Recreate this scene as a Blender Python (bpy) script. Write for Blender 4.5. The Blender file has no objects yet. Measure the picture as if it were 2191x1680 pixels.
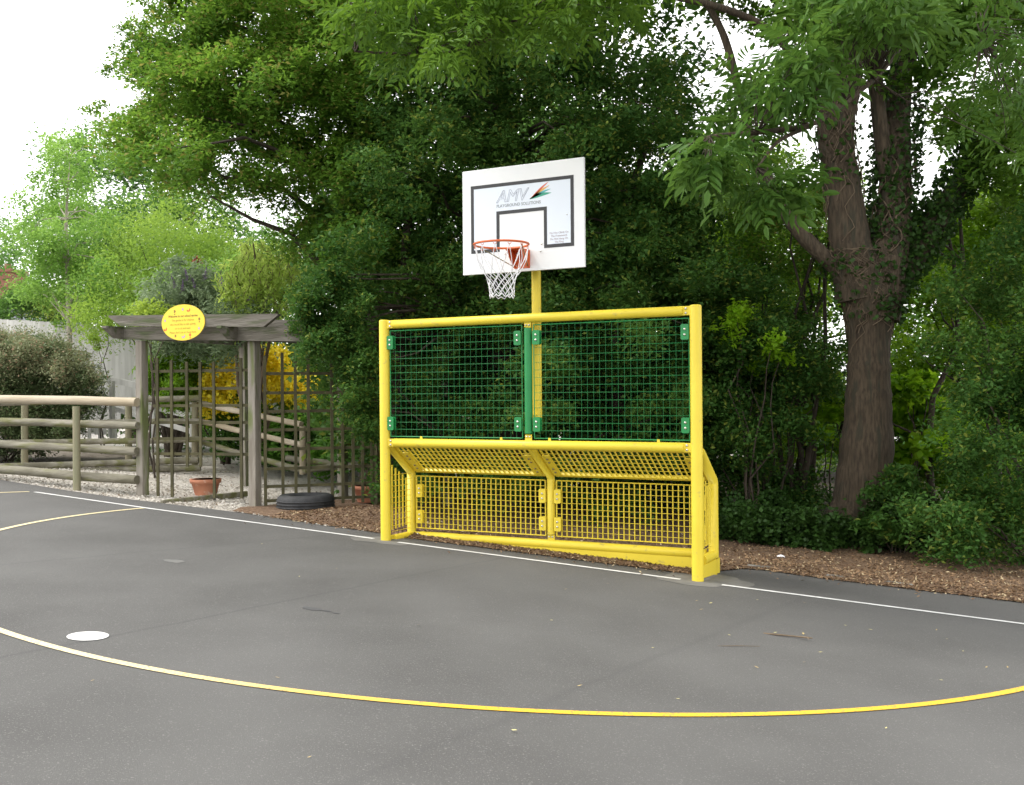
import bpy, math, random
import numpy as np
from mathutils import Vector, Matrix, Euler
S = bpy.context.scene
R = math.radians
# ------------------------------------------------------------------ camera
CAM = np.array([4.0252, -8.0333, 1.3146])
RV = np.array([0.88678143, 0.46211899, -0.0080459])
UV = np.array([0.00824729, 0.00158415, 0.99996474])
FV = np.array([-0.46211544, 0.88681651, 0.00240643])
FPX = 2218.07
cd = bpy.data.cameras.new('camera')
cam = bpy.data.objects.new('camera', cd)
S.collection.objects.link(cam)
cam.matrix_world = Matrix(((RV[0], UV[0], -FV[0], CAM[0]), (RV[1], UV[1], -FV[1], CAM[1]),
                           (RV[2], UV[2], -FV[2], CAM[2]), (0, 0, 0, 1)))
cd.sensor_fit = 'HORIZONTAL'
cd.sensor_width = 36
cd.lens = 36 * FPX / 2190.0
cd.clip_end = 1000
S.camera = cam
# ------------------------------------------------------------------ light
SUN_EL, SUN_AZ = 52, 250          # azimuth clockwise from +y
w = bpy.data.worlds.new('World')
S.world = w
w.use_nodes = True
nt = w.node_tree
nt.nodes.clear()
out = nt.nodes.new('ShaderNodeOutputWorld')
bg = nt.nodes.new('ShaderNodeBackground')
sky = nt.nodes.new('ShaderNodeTexSky')
sky.sky_type = 'NISHITA'
sky.sun_disc = False
sky.sun_elevation = R(SUN_EL)
sky.sun_rotation = R(SUN_AZ)
sky.dust_density = 3
mx = nt.nodes.new('ShaderNodeMix')
mx.data_type = 'RGBA'
mx.inputs[0].default_value = 0.86
mx.inputs[7].default_value = (11.6, 11.5, 11.3, 1)
nt.links.new(sky.outputs[0], mx.inputs[6])
nt.links.new(mx.outputs[2], bg.inputs[0])
bg.inputs[1].default_value = 0.13
nt.links.new(bg.outputs[0], out.inputs[0])
sd = bpy.data.lights.new('sun', 'SUN')
sd.energy = 1.3
sd.angle = R(14)
sd.color = (1, .96, .88)
sun = bpy.data.objects.new('sun', sd)
S.collection.objects.link(sun)
az, el = R(SUN_AZ), R(SUN_EL)
sdir = Vector((math.sin(az) * math.cos(el), math.cos(az) * math.cos(el), math.sin(el)))
sun.rotation_euler = sdir.to_track_quat('Z', 'Y').to_euler()
S.view_settings.view_transform = 'Standard'
S.view_settings.look = 'None'
S.view_settings.exposure = 0.95
S.view_settings.gamma = 1
S.cycles.max_bounces = 6
S.cycles.transparent_max_bounces = 4
S.cycles.filter_width = 1.5
# ------------------------------------------------------------------ helpers
rng = np.random.default_rng(7)
random.seed(7)
C = S.collection.objects


def pt(px, py, D):
    return CAM + D * (FV + RV * (px - 1095) / FPX - UV * (py - 840) / FPX)


def gh(x, y):
    x = np.clip(x, -9, 6); y = np.clip(y, -14, 3.5)
    return -0.10725 - 0.05077 * x - 0.0329 * y


def gp(px, py, off=0.0):
    d = FV + RV * (px - 1095) / FPX - UV * (py - 840) / FPX
    t = (-0.10725 + off - 0.05077 * CAM[0] - 0.0329 * CAM[1] - CAM[2]) / (d[2] + 0.05077 * d[0] + 0.0329 * d[1])
    return CAM + t * d


def onY(px, py, Y):
    d = FV + RV * (px - 1095) / FPX - UV * (py - 840) / FPX
    return CAM + d * (Y - CAM[1]) / d[1]


def tag(o, label=None, cat=None, group=None, kind=None):
    if label: o['label'] = label
    if cat: o['category'] = cat
    if group: o['group'] = group
    if kind: o['kind'] = kind
    return o


WLOC = {}


def thing(name, loc, label, cat, group=None):
    o = bpy.data.objects.new(name, None)
    C.link(o)
    o.location = loc
    o.empty_display_size = .2
    WLOC[o.name] = np.array(loc, float)
    return tag(o, label, cat, group)


class MB:
    def __init__(s):
        s.v = []; s.f = []; s.n = 0; s.sm = []

    def add(s, v, f, smooth=False):
        v = np.asarray(v, float)
        s.v.append(v)
        for q in f:
            s.f.append([i + s.n for i in q])
        s.sm += [smooth] * len(f)
        s.n += len(v)

    def box(s, c, d, rot=None, bev=0.0):
        c = np.array(c, float); h = np.array(d, float) / 2
        if bev <= 0:
            v = np.array([[x, y, z] for x in (-1, 1) for y in (-1, 1) for z in (-1, 1)]) * h
            f = [(0, 1, 3, 2), (4, 6, 7, 5), (0, 4, 5, 1), (2, 3, 7, 6), (0, 2, 6, 4), (1, 5, 7, 3)]
        else:
            b = min(bev, h.min() * .9)
            v = []
            for z, k in ((-h[2], 1), (-h[2] + b, 0), (h[2] - b, 0), (h[2], 1)):
                a, e = h[0] - b * k, h[1] - b * k
                v += [(-a + b, -e, z), (a - b, -e, z), (a, -e + b, z), (a, e - b, z), (a - b, e, z), (-a + b, e, z), (-a, e - b, z), (-a, -e + b, z)]
            v = np.array(v)
            f = [tuple(range(7, -1, -1)), tuple(range(24, 32))]
            for l in range(3):
                for i in range(8):
                    j = (i + 1) % 8
                    f.append((l * 8 + i, l * 8 + j, l * 8 + 8 + j, l * 8 + 8 + i))
        if rot is not None:
            v = v @ np.array(rot, float).T
        s.add(v + c, f)

    def tube(s, pts, rad, n=12, caps=True, smooth=True):
        pts = np.array(pts, float)
        m = len(pts)
        rad = np.full(m, float(rad)) if np.isscalar(rad) else np.array(rad, float)
        t = np.gradient(pts, axis=0)
        t /= np.linalg.norm(t, axis=1)[:, None] + 1e-12
        ref = np.array([0, 0, 1.]) if abs(t[0][2]) < .9 else np.array([1., 0, 0])
        a = np.cross(t[0], ref); a /= np.linalg.norm(a)
        V = []
        ang = np.linspace(0, 2 * np.pi, n, endpoint=False)
        for i in range(m):
            a = a - t[i] * (a @ t[i]); a /= np.linalg.norm(a)
            b = np.cross(t[i], a)
            V.append(pts[i] + rad[i] * (np.cos(ang)[:, None] * a + np.sin(ang)[:, None] * b))
        F = []
        for i in range(m - 1):
            for j in range(n):
                k = (j + 1) % n
                F.append((i * n + j, i * n + k, (i + 1) * n + k, (i + 1) * n + j))
        s.add(np.concatenate(V), F, smooth)
        if caps:
            s.add(V[0], [tuple(range(n))[::-1]]); s.add(V[-1], [tuple(range(n))])

    def prism(s, poly, thick, M=None):
        """poly in local xy, extruded +z by thick, M 4x4"""
        n = len(poly)
        v = np.array([(x, y, 0) for x, y in poly] + [(x, y, thick) for x, y in poly], float)
        f = [tuple(range(n))[::-1], tuple(range(n, 2 * n))] + [(i, (i + 1) % n, n + (i + 1) % n, n + i) for i in range(n)]
        if M is not None:
            M = np.array(M)
            v = v @ M[:3, :3].T + M[:3, 3]
        s.add(v, f)

    def build(s, name, m, parent=None, loc=None, smooth=None):
        me = bpy.data.meshes.new(name)
        V = np.concatenate(s.v)
        base = WLOC[parent.name] if parent else (np.array(loc, float) if loc is not None else np.zeros(3))
        V = V - base
        me.from_pydata(V.tolist(), [], s.f)
        me.polygons.foreach_set('use_smooth', s.sm if smooth is None else [smooth] * len(s.f))
        me.materials.append(m)
        me.update()
        o = bpy.data.objects.new(name, me)
        C.link(o)
        if parent:
            o.parent = parent
            WLOC[o.name] = base
        else:
            o.location = base
            WLOC[o.name] = base
        return o


def rrect(w_, h_, r, k=4):
    p = []
    for cx, cy, a0 in ((w_ / 2 - r, h_ / 2 - r, 0), (-w_ / 2 + r, h_ / 2 - r, 90), (-w_ / 2 + r, -h_ / 2 + r, 180), (w_ / 2 - r, -h_ / 2 + r, 270)):
        for i in range(k + 1):
            a = R(a0 + 90 * i / k)
            p.append((cx + r * math.cos(a), cy + r * math.sin(a)))
    return p


FRONT = np.array([[1, 0, 0, 0], [0, 0, -1, 0], [0, 1, 0, 0], [0, 0, 0, 1.]])   # local xy -> world xz, +z -> -y


def at(M, p):
    M = M.copy(); M[:3, 3] = p
    return M


def rotz(a):
    c, s_ = math.cos(a), math.sin(a)
    return np.array([[c, -s_, 0], [s_, c, 0], [0, 0, 1.]])


def rotx(a):
    c, s_ = math.cos(a), math.sin(a)
    return np.array([[1, 0, 0], [0, c, -s_], [0, s_, c.real]])


def mat(name, c1, c2=None, scale=5, rough=.6, metal=0, bump=0, bscale=None, spec=.5, detail=6, stretch=None, c3=None, s3=60, f3=.5, lo=.35, hi=.65):
    m = bpy.data.materials.new(name)
    m.use_nodes = True
    t = m.node_tree
    b = t.nodes['Principled BSDF']
    b.inputs['Roughness'].default_value = rough
    b.inputs['Metallic'].default_value = metal
    b.inputs['Specular IOR Level'].default_value = spec
    b.inputs['Base Color'].default_value = (*c1, 1)
    tc = t.nodes.new('ShaderNodeTexCoord')
    src = tc.outputs['Object']
    if stretch:
        mp = t.nodes.new('ShaderNodeMapping')
        mp.inputs['Scale'].default_value = stretch
        t.links.new(src, mp.inputs[0]); src = mp.outputs[0]

    def noise(sc, det=detail):
        n = t.nodes.new('ShaderNodeTexNoise')
        n.inputs['Scale'].default_value = sc
        n.inputs['Detail'].default_value = det
        t.links.new(src, n.inputs['Vector'])
        return n.outputs[0]

    def ramp(x, a, b_):
        r_ = t.nodes.new('ShaderNodeMapRange')
        r_.inputs[1].default_value = a; r_.inputs[2].default_value = b_
        t.links.new(x, r_.inputs[0])
        return r_.outputs[0]

    def mix(f, a, b_):
        x = t.nodes.new('ShaderNodeMix'); x.data_type = 'RGBA'
        t.links.new(f, x.inputs[0])
        for i, q in ((6, a), (7, b_)):
            if isinstance(q, tuple): x.inputs[i].default_value = (*q, 1)
            else: t.links.new(q, x.inputs[i])
        return x.outputs[2]
    m['_'] = 0
    col = None
    if c2:
        col = mix(ramp(noise(scale), lo, hi), tuple(c1), tuple(c2))
    if c3:
        r3 = ramp(noise(s3), f3, f3 + .12)
        col = mix(r3, col if col else tuple(c1), tuple(c3))
    if col: t.links.new(col, b.inputs['Base Color'])
    if bump:
        bp = t.nodes.new('ShaderNodeBump')
        bp.inputs['Strength'].default_value = bump
        bp.inputs['Distance'].default_value = .02
        t.links.new(noise(bscale or scale * 4), bp.inputs['Height'])
        t.links.new(bp.outputs[0], b.inputs['Normal'])
    return m


def leafmat(name, ca, cb, cc=None, rough=.45, trans=.35, patch=.8):
    """per-leaf random colour plus broad patches; diffuse + gloss + translucency"""
    m = bpy.data.materials.new(name)
    m.use_nodes = True
    t = m.node_tree
    b = t.nodes['Principled BSDF']
    b.inputs['Roughness'].default_value = rough
    b.inputs['Specular IOR Level'].default_value = .25
    g = t.nodes.new('ShaderNodeNewGeometry')
    tc = t.nodes.new('ShaderNodeTexCoord')
    n = t.nodes.new('ShaderNodeTexNoise'); n.inputs['Scale'].default_value = patch; n.inputs['Detail'].default_value = 3
    t.links.new(tc.outputs['Object'], n.inputs['Vector'])
    r_ = t.nodes.new('ShaderNodeMapRange'); r_.inputs[1].default_value = .36; r_.inputs[2].default_value = .64
    t.links.new(n.outputs[0], r_.inputs[0])
    ad = t.nodes.new('ShaderNodeMath'); ad.operation = 'MULTIPLY_ADD'; ad.inputs[1].default_value = .5
    hf = t.nodes.new('ShaderNodeMath'); hf.operation = 'MULTIPLY'; hf.inputs[1].default_value = .5
    t.links.new(r_.outputs[0], hf.inputs[0])
    t.links.new(g.outputs['Random Per Island'], ad.inputs[0]); t.links.new(hf.outputs[0], ad.inputs[2])
    x = t.nodes.new('ShaderNodeMix'); x.data_type = 'RGBA'
    x.inputs[6].default_value = (*ca, 1); x.inputs[7].default_value = (*cb, 1)
    t.links.new(ad.outputs[0], x.inputs[0])
    col = x.outputs[2]
    if cc:
        gt = t.nodes.new('ShaderNodeMath'); gt.operation = 'FRACT'
        ml = t.nodes.new('ShaderNodeMath'); ml.operation = 'MULTIPLY'; ml.inputs[1].default_value = 37.7
        t.links.new(g.outputs['Random Per Island'], ml.inputs[0]); t.links.new(ml.outputs[0], gt.inputs[0])
        g2 = t.nodes.new('ShaderNodeMath'); g2.operation = 'GREATER_THAN'; g2.inputs[1].default_value = .9
        t.links.new(gt.outputs[0], g2.inputs[0])
        y = t.nodes.new('ShaderNodeMix'); y.data_type = 'RGBA'
        y.inputs[7].default_value = (*cc, 1)
        t.links.new(g2.outputs[0], y.inputs[0]); t.links.new(col, y.inputs[6])
        col = y.outputs[2]
    t.links.new(col, b.inputs['Base Color'])
    tr = t.nodes.new('ShaderNodeBsdfTranslucent')
    hs = t.nodes.new('ShaderNodeHueSaturation'); hs.inputs['Value'].default_value = 1.25; hs.inputs['Hue'].default_value = .485
    t.links.new(col, hs.inputs['Color']); t.links.new(hs.outputs[0], tr.inputs[0])
    ms = t.nodes.new('ShaderNodeMixShader'); ms.inputs[0].default_value = trans
    t.links.new(b.outputs[0], ms.inputs[1]); t.links.new(tr.outputs[0], ms.inputs[2])
    t.links.new(ms.outputs[0], t.nodes['Material Output'].inputs[0])
    return m


def npmesh(name, V, F, m, parent=None, loc=None, smooth=False):
    """V (n,3), F (k,4)"""
    me = bpy.data.meshes.new(name)
    base = WLOC[parent.name] if parent else (np.array(loc, float) if loc is not None else np.zeros(3))
    V = (V - base).astype(np.float32)
    k = len(F)
    me.vertices.add(len(V)); me.vertices.foreach_set('co', V.ravel())
    me.loops.add(k * 4); me.loops.foreach_set('vertex_index', F.astype(np.int32).ravel())
    me.polygons.add(k)
    me.polygons.foreach_set('loop_start', np.arange(0, 4 * k, 4, dtype=np.int32))
    try:
        me.polygons.foreach_set('loop_total', np.full(k, 4, dtype=np.int32))
    except Exception:
        pass
    me.materials.append(m)
    me.update(calc_edges=True)
    o = bpy.data.objects.new(name, me)
    C.link(o)
    if parent: o.parent = parent
    else: o.location = base
    WLOC[o.name] = base
    return o


def unit(v):
    return v / (np.linalg.norm(v, axis=-1, keepdims=True) + 1e-9)


def leaf_geo(c, size, up=.8, asp=.5, droop=0., face=None):
    """rhomb leaves folded along the midrib. c (n,3) centres, size scalar or (n,)"""
    n = len(c)
    size = np.broadcast_to(size, n) * rng.uniform(.65, 1.25, n)
    nr = rng.normal(size=(n, 3)); nr[:, 2] += up * np.where(rng.random(n) < .5, 1, 1) * 1.2
    if face is not None: nr += face
    nr = unit(nr)
    tg = rng.normal(size=(n, 3)); tg[:, 2] -= droop
    tg = unit(tg - nr * (tg * nr).sum(1, keepdims=True))
    b = np.cross(nr, tg)
    L = size[:, None]; W = L * asp
    V = np.stack([c - tg * L * .5, c + b * W * .5 + nr * L * .07 - tg * L * .03, c + tg * L * .5 - nr * L * .1, c - b * W * .5 + nr * L * .07 - tg * L * .03], 1).reshape(-1, 3)
    F = np.arange(4 * n).reshape(n, 4)
    return V, F


def inpoly(P, poly):
    x, y = P[:, 0], P[:, 1]
    r_ = np.zeros(len(P), bool)
    n = len(poly)
    for i in range(n):
        x1, y1 = poly[i]; x2, y2 = poly[(i + 1) % n]
        cnd = (y1 > y) != (y2 > y)
        with np.errstate(divide='ignore', invalid='ignore'):
            xi = (x2 - x1) * (y - y1) / (y2 - y1 + 1e-12) + x1
        r_ ^= cnd & (x < xi)
    return r_


def sample_poly(poly, n, holes=()):
    poly = np.array(poly, float)
    lo, hi = poly.min(0), poly.max(0)
    out_ = []
    got = 0
    while got < n:
        P = rng.uniform(lo, hi, (n * 3, 2))
        P = P[inpoly(P, poly)]
        for hx, hy, hr in holes:
            d = np.hypot(P[:, 0] - hx, P[:, 1] - hy)
            P = P[d > hr * rng.uniform(.7, 1.15, len(P))]
        out_.append(P); got += len(P)
    return np.concatenate(out_)[:n]


def lump(P, sc, seed):
    """cheap smooth noise of pixel coords in -1..1"""
    r2 = np.random.default_rng(seed)
    v = 0
    for k in range(7):
        a = r2.uniform(0, 2 * np.pi); f = r2.uniform(.6, 2.0) / sc
        v = v + np.sin((P[:, 0] * np.cos(a) + P[:, 1] * np.sin(a)) * f * 2 * np.pi + r2.uniform(0, 7))
    return v / 3.5


def canopy(poly, D, thick, n, per, rad, size, holes=(), amp=.8, sc=260, seed=1, up=.8, asp=.5, droop=0., flat=.3, sweep=None, minz=None, clus=6):
    """boughs, each a row of flattened leafy sprays, filling a solid of real depth seen through outline poly"""
    nb = max(1, n // clus)
    P = sample_poly(poly, nb, holes)
    d = D + lump(P, sc, seed) * amp + rng.uniform(-.5, .5, nb) * thick
    c = CAM + d[:, None] * (FV + RV * ((P[:, 0] - 1095) / FPX)[:, None] - UV * ((P[:, 1] - 840) / FPX)[:, None])
    dr = rng.normal(size=(nb, 3)) * np.array([1, 1, .3]) + np.array([0, 0, -.12])
    if sweep is not None:
        dr = dr * .35 + np.array(sweep)
    dr = unit(dr)
    j = np.repeat(np.arange(nb), clus)
    t = np.tile(np.linspace(-.5, .5, clus), nb)[:, None]
    ln = rad * clus * .42
    sp_ = c[j] + dr[j] * t * ln + rng.normal(size=(nb * clus, 3)) * rad * .28
    sp_[:, 2] -= (t[:, 0] + .5) ** 2 * ln * .12 * (droop + .4)
    m_ = len(sp_)
    nr = unit(np.array([0, 0, 1.]) * (1.1 if flat < .8 else .2) + rng.normal(size=(m_, 3)) * .42 - dr[j] * .2)
    u_ = unit(np.cross(nr, rng.normal(size=(m_, 3)))); v_ = np.cross(nr, u_)
    rr = rad * rng.uniform(.55, 1.25, m_)
    k = np.repeat(np.arange(m_), per)
    a_ = rng.uniform(0, 2 * np.pi, m_ * per); q = np.sqrt(rng.random(m_ * per))
    lob = 1 + .3 * np.sin(3 * a_ + k) + .2 * np.sin(5 * a_ + 2 * k)
    q = q * lob * rr[k]
    L = sp_[k] + u_[k] * (np.cos(a_) * q)[:, None] + v_[k] * (np.sin(a_) * q)[:, None] + nr[k] * (rng.normal(size=m_ * per) * rr[k] * flat)[:, None]
    L[:, 2] -= q ** 2 / (rr[k] + .01) * .25
    g = gh(L[:, 0], L[:, 1])
    keep = L[:, 2] > (g + .03 if minz is None else minz)
    L = L[keep]
    V, F = leaf_geo(L, size, up, asp, droop, nr[k][keep] * .9)
    return V, F, c


def join(parts):
    V = []; F = []; n = 0
    for v, f in parts:
        V.append(v); F.append(f + n); n += len(v)
    return np.concatenate(V), np.concatenate(F)


def bend(a, b, sag=.1, n=6, jit=.04):
    a = np.array(a, float); b = np.array(b, float)
    t = np.linspace(0, 1, n)[:, None]
    L = np.linalg.norm(b - a)
    p = a + (b - a) * t
    p[:, 2] += (np.sin(np.pi * t) * sag * L)[:, 0]
    p[1:-1] += rng.normal(size=(n - 2, 3)) * jit * L
    return p


def limbs(mb, trunk, targets, r0=.05, r1=.008, n=5, k=5):
    trunk = np.array(trunk)
    for T in targets:
        below = trunk[trunk[:, 2] < T[2] + .3]
        if len(below) == 0: below = trunk[:1]
        j = np.argmin(np.linalg.norm(below - T, axis=1))
        a = below[j]
        L = np.linalg.norm(T - a)
        mb.tube(bend(a, T, .12, 6, .03), np.linspace(min(r0, .018 * L + .01), r1, 6), n, caps=False)
# ------------------------------------------------------------------ materials
M = {}
M['yellow'] = mat('yellow_powder_coat', (.75, .59, .045), (.68, .53, .04), 2.2, .42, bump=.04, bscale=250, spec=.4, c3=(.50, .40, .08), s3=16, f3=.63)
M['green'] = mat('green_powder_coat', (.008, .23, .055), (.006, .19, .045), 4, .4)
M['steel'] = mat('steel_bolt', (.62, .60, .56), rough=.3, metal=.9)
M['dksteel'] = mat('dull_bolt', (.25, .2, .1), rough=.5, metal=.5)
M['white'] = mat('white_board', (.83, .84, .84), (.79, .81, .82), 2, .35)
M['tint'] = mat('pale_blue_board_field', (.72, .78, .86), rough=.3)
M['black'] = mat('black_line', (.012, .012, .014), (.02, .02, .022), 20, .35)
M['orange'] = mat('orange_red_steel', (.74, .15, .035), (.64, .12, .03), 8, .4)
M['net'] = mat('white_nylon', (.78, .78, .80), rough=.8)
M['paint_w'] = mat('white_line_paint', (.74, .74, .73), (.60, .60, .59), 9, .7, c3=(.34, .33, .32), s3=70, f3=.64)
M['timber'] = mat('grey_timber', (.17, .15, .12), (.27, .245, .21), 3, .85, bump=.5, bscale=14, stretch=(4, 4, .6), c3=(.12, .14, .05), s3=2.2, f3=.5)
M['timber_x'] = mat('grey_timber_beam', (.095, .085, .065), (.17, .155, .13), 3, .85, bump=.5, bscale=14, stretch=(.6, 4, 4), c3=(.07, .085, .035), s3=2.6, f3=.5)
M['lath'] = mat('mossy_lath', (.05, .046, .02), (.095, .085, .038), 5, .85, bump=.3, bscale=20)
M['log'] = mat('grey_log', (.115, .105, .07), (.27, .25, .20), 2.4, .8, bump=.5, bscale=14, stretch=(.6, 3, 3), c3=(.13, .13, .05), s3=2.5, f3=.47)
M['log_new'] = mat('pale_log', (.33, .27, .18), (.46, .40, .31), 2, .8, bump=.3, bscale=10, stretch=(.5, 3, 3))
M['stake'] = mat('pale_stake', (.28, .235, .16), (.20, .20, .12), 2, .8, bump=.3, bscale=12, stretch=(3, 3, .5))
M['boards'] = mat('silver_fence_boards', (.42, .415, .39), (.55, .545, .52), 2, .9, bump=.4, bscale=9, stretch=(5, 5, .5))
M['terra'] = mat('terracotta', (.42, .16, .09), (.5, .22, .13), 6, .85, c3=(.55, .42, .33), s3=12, f3=.62)
M['rubber'] = mat('tyre_rubber', (.022, .023, .025), (.04, .041, .044), 12, .75, bump=.3, bscale=40)
M['soilpot'] = mat('pot_soil', (.05, .035, .025), rough=.95)
M['brick'] = mat('chimney_brick', (.20, .085, .055), (.26, .12, .08), 8, .9)
M['slate'] = mat('roof_slate', (.3, .31, .34), (.22, .23, .26), 6, .7)
M['bark'] = mat('ash_bark', (.048, .035, .023), (.105, .078, .052), 14, .95, bump=1.0, bscale=16, stretch=(3, 3, .5), c3=(.05, .045, .03), s3=5, f3=.55)
M['bark_d'] = mat('dark_bark', (.04, .03, .022), (.075, .058, .042), 5, .95, bump=.7, bscale=12, stretch=(3, 3, .7))
M['birch'] = mat('birch_bark', (.4, .36, .3), (.25, .21, .17), 6, .8)
M['vine'] = mat('dead_ivy_stem', (.105, .075, .05), (.18, .135, .09), 9, .9)
M['sign'] = mat('sign_yellow', (.80, .58, .035), rough=.35)
M['ink'] = mat('sign_ink', (.16, .09, .01), rough=.5)
M['ink2'] = mat('sign_ink_pale', (.32, .22, .015), rough=.5)
M['concrete'] = mat('concrete_pad', (.12, .118, .112), (.165, .16, .15), 8, .9, bump=.3, bscale=60)
M['kerb'] = mat('kerb_concrete', (.13, .12, .105), (.23, .22, .2), 9, .9, bump=.4, bscale=40)
M['paper'] = mat('crumpled_paper', (.75, .75, .78), rough=.7)

# asphalt with aggregate, broad patches and a faint pair of lay seams
m = mat('asphalt', (.070, .068, .066), (.106, .104, .101), 1.0, .82, bump=.5, bscale=330, c3=(.19, .185, .175), s3=120, f3=.58, detail=8, lo=.3, hi=.7)
M['asphalt'] = m
t_ = m.node_tree
bsdf = t_.nodes['Principled BSDF']
old = bsdf.inputs['Base Color'].links[0].from_socket
tc = t_.nodes.new('ShaderNodeTexCoord')


def seam(src_col, nx, ny, c, width, dark):
    dn = t_.nodes.new('ShaderNodeVectorMath'); dn.operation = 'DOT_PRODUCT'
    dn.inputs[1].default_value = (nx, ny, 0)
    t_.links.new(tc.outputs['Object'], dn.inputs[0])
    nz = t_.nodes.new('ShaderNodeTexNoise'); nz.inputs['Scale'].default_value = 1.6; nz.inputs['Detail'].default_value = 5
    t_.links.new(tc.outputs['Object'], nz.inputs[0])
    a = t_.nodes.new('ShaderNodeMath'); a.operation = 'MULTIPLY_ADD'; a.inputs[1].default_value = .10
    t_.links.new(nz.outputs[0], a.inputs[0]); t_.links.new(dn.outputs['Value'], a.inputs[2])
    s1 = t_.nodes.new('ShaderNodeMath'); s1.operation = 'SUBTRACT'; s1.inputs[1].default_value = c + .05
    t_.links.new(a.outputs[0], s1.inputs[0])
    ab = t_.nodes.new('ShaderNodeMath'); ab.operation = 'ABSOLUTE'
    t_.links.new(s1.outputs[0], ab.inputs[0])
    mr = t_.nodes.new('ShaderNodeMapRange'); mr.inputs[1].default_value = 0; mr.inputs[2].default_value = width
    mr.inputs[3].default_value = 1; mr.inputs[4].default_value = 0
    t_.links.new(ab.outputs[0], mr.inputs[0])
    mu = t_.nodes.new('ShaderNodeMath'); mu.operation = 'MULTIPLY'; mu.inputs[1].default_value = dark
    t_.links.new(mr.outputs[0], mu.inputs[0])
    x = t_.nodes.new('ShaderNodeMix'); x.data_type = 'RGBA'; x.inputs[7].default_value = (.045, .045, .047, 1)
    t_.links.new(mu.outputs[0], x.inputs[0]); t_.links.new(src_col, x.inputs[6])
    return x.outputs[2]


def seam_px(col, a, b, width, dark):
    A, B = gp(*a), gp(*b)
    d = (B - A)[:2]; d /= np.linalg.norm(d)
    nrm = (-d[1], d[0])
    return seam(col, nrm[0], nrm[1], nrm[0] * A[0] + nrm[1] * A[1], width, dark)


col_ = seam_px(old, (230, 1362), (880, 1232), .025, .42)
col_ = seam_px(col_, (40, 1205), (760, 1140), .03, .3)
col_ = seam_px(col_, (1320, 1440), (1640, 1310), .05, .22)
st = t_.nodes.new('ShaderNodeTexNoise'); st.inputs['Scale'].default_value = .45; st.inputs['Detail'].default_value = 4
t_.links.new(tc.outputs['Object'], st.inputs[0])
sm = t_.nodes.new('ShaderNodeMapRange'); sm.inputs[1].default_value = .4; sm.inputs[2].default_value = .62; sm.inputs[3].default_value = 0; sm.inputs[4].default_value = .3
t_.links.new(st.outputs[0], sm.inputs[0])
x_ = t_.nodes.new('ShaderNodeMix'); x_.data_type = 'RGBA'; x_.inputs[7].default_value = (.130, .128, .124, 1)
t_.links.new(sm.outputs[0], x_.inputs[0]); t_.links.new(col_, x_.inputs[6])
t_.links.new(x_.outputs[2], bsdf.inputs['Base Color'])

# yellow line: deep on the right; glare and fading painted pale on the left
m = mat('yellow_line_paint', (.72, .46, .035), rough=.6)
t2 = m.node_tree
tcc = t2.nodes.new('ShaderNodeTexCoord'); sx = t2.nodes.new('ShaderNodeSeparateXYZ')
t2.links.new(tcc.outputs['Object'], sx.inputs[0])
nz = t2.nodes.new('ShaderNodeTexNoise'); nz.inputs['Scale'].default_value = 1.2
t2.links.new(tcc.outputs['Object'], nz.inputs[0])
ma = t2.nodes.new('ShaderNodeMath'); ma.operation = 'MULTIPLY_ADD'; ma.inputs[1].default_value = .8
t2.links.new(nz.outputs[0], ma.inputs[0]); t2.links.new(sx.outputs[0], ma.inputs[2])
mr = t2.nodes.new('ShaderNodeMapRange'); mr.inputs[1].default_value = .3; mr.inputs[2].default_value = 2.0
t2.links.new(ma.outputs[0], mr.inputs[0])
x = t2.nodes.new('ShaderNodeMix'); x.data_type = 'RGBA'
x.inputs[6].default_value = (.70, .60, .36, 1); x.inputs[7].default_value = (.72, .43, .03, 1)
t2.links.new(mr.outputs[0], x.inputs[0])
n3 = t2.nodes.new('ShaderNodeTexNoise'); n3.inputs['Scale'].default_value = 75; n3.inputs['Detail'].default_value = 5
t2.links.new(tcc.outputs['Object'], n3.inputs[0])
r3 = t2.nodes.new('ShaderNodeMapRange'); r3.inputs[1].default_value = .54; r3.inputs[2].default_value = .68
t2.links.new(n3.outputs[0], r3.inputs[0])
x3 = t2.nodes.new('ShaderNodeMix'); x3.data_type = 'RGBA'; x3.inputs[7].default_value = (.24, .18, .09, 1)
t2.links.new(r3.outputs[0], x3.inputs[0]); t2.links.new(x.outputs[2], x3.inputs[6])
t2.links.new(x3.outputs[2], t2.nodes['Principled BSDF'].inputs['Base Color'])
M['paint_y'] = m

M['soil'] = mat('soil', (.05, .038, .028), (.09, .07, .05), 3, .95, bump=.6, bscale=30)
M['mulch'] = mat('wood_mulch', (.085, .045, .025), (.19, .12, .07), 30, .9, bump=1, bscale=60, c3=(.30, .21, .13), s3=45, f3=.56)
M['gravel'] = mat('pale_gravel', (.38, .35, .31), (.54, .51, .47), 22, .9, bump=.9, bscale=55, c3=(.28, .24, .19), s3=38, f3=.60)
M['bed'] = mat('shaded_earth', (.10, .08, .06), (.17, .145, .12), 5, .95, bump=.7, bscale=30, c3=(.25, .22, .18), s3=40, f3=.6)  # brown earth with paler specks
M['far_paving'] = mat('far_paving', (.5, .49, .47), (.42, .41, .4), 2, .9)
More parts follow.
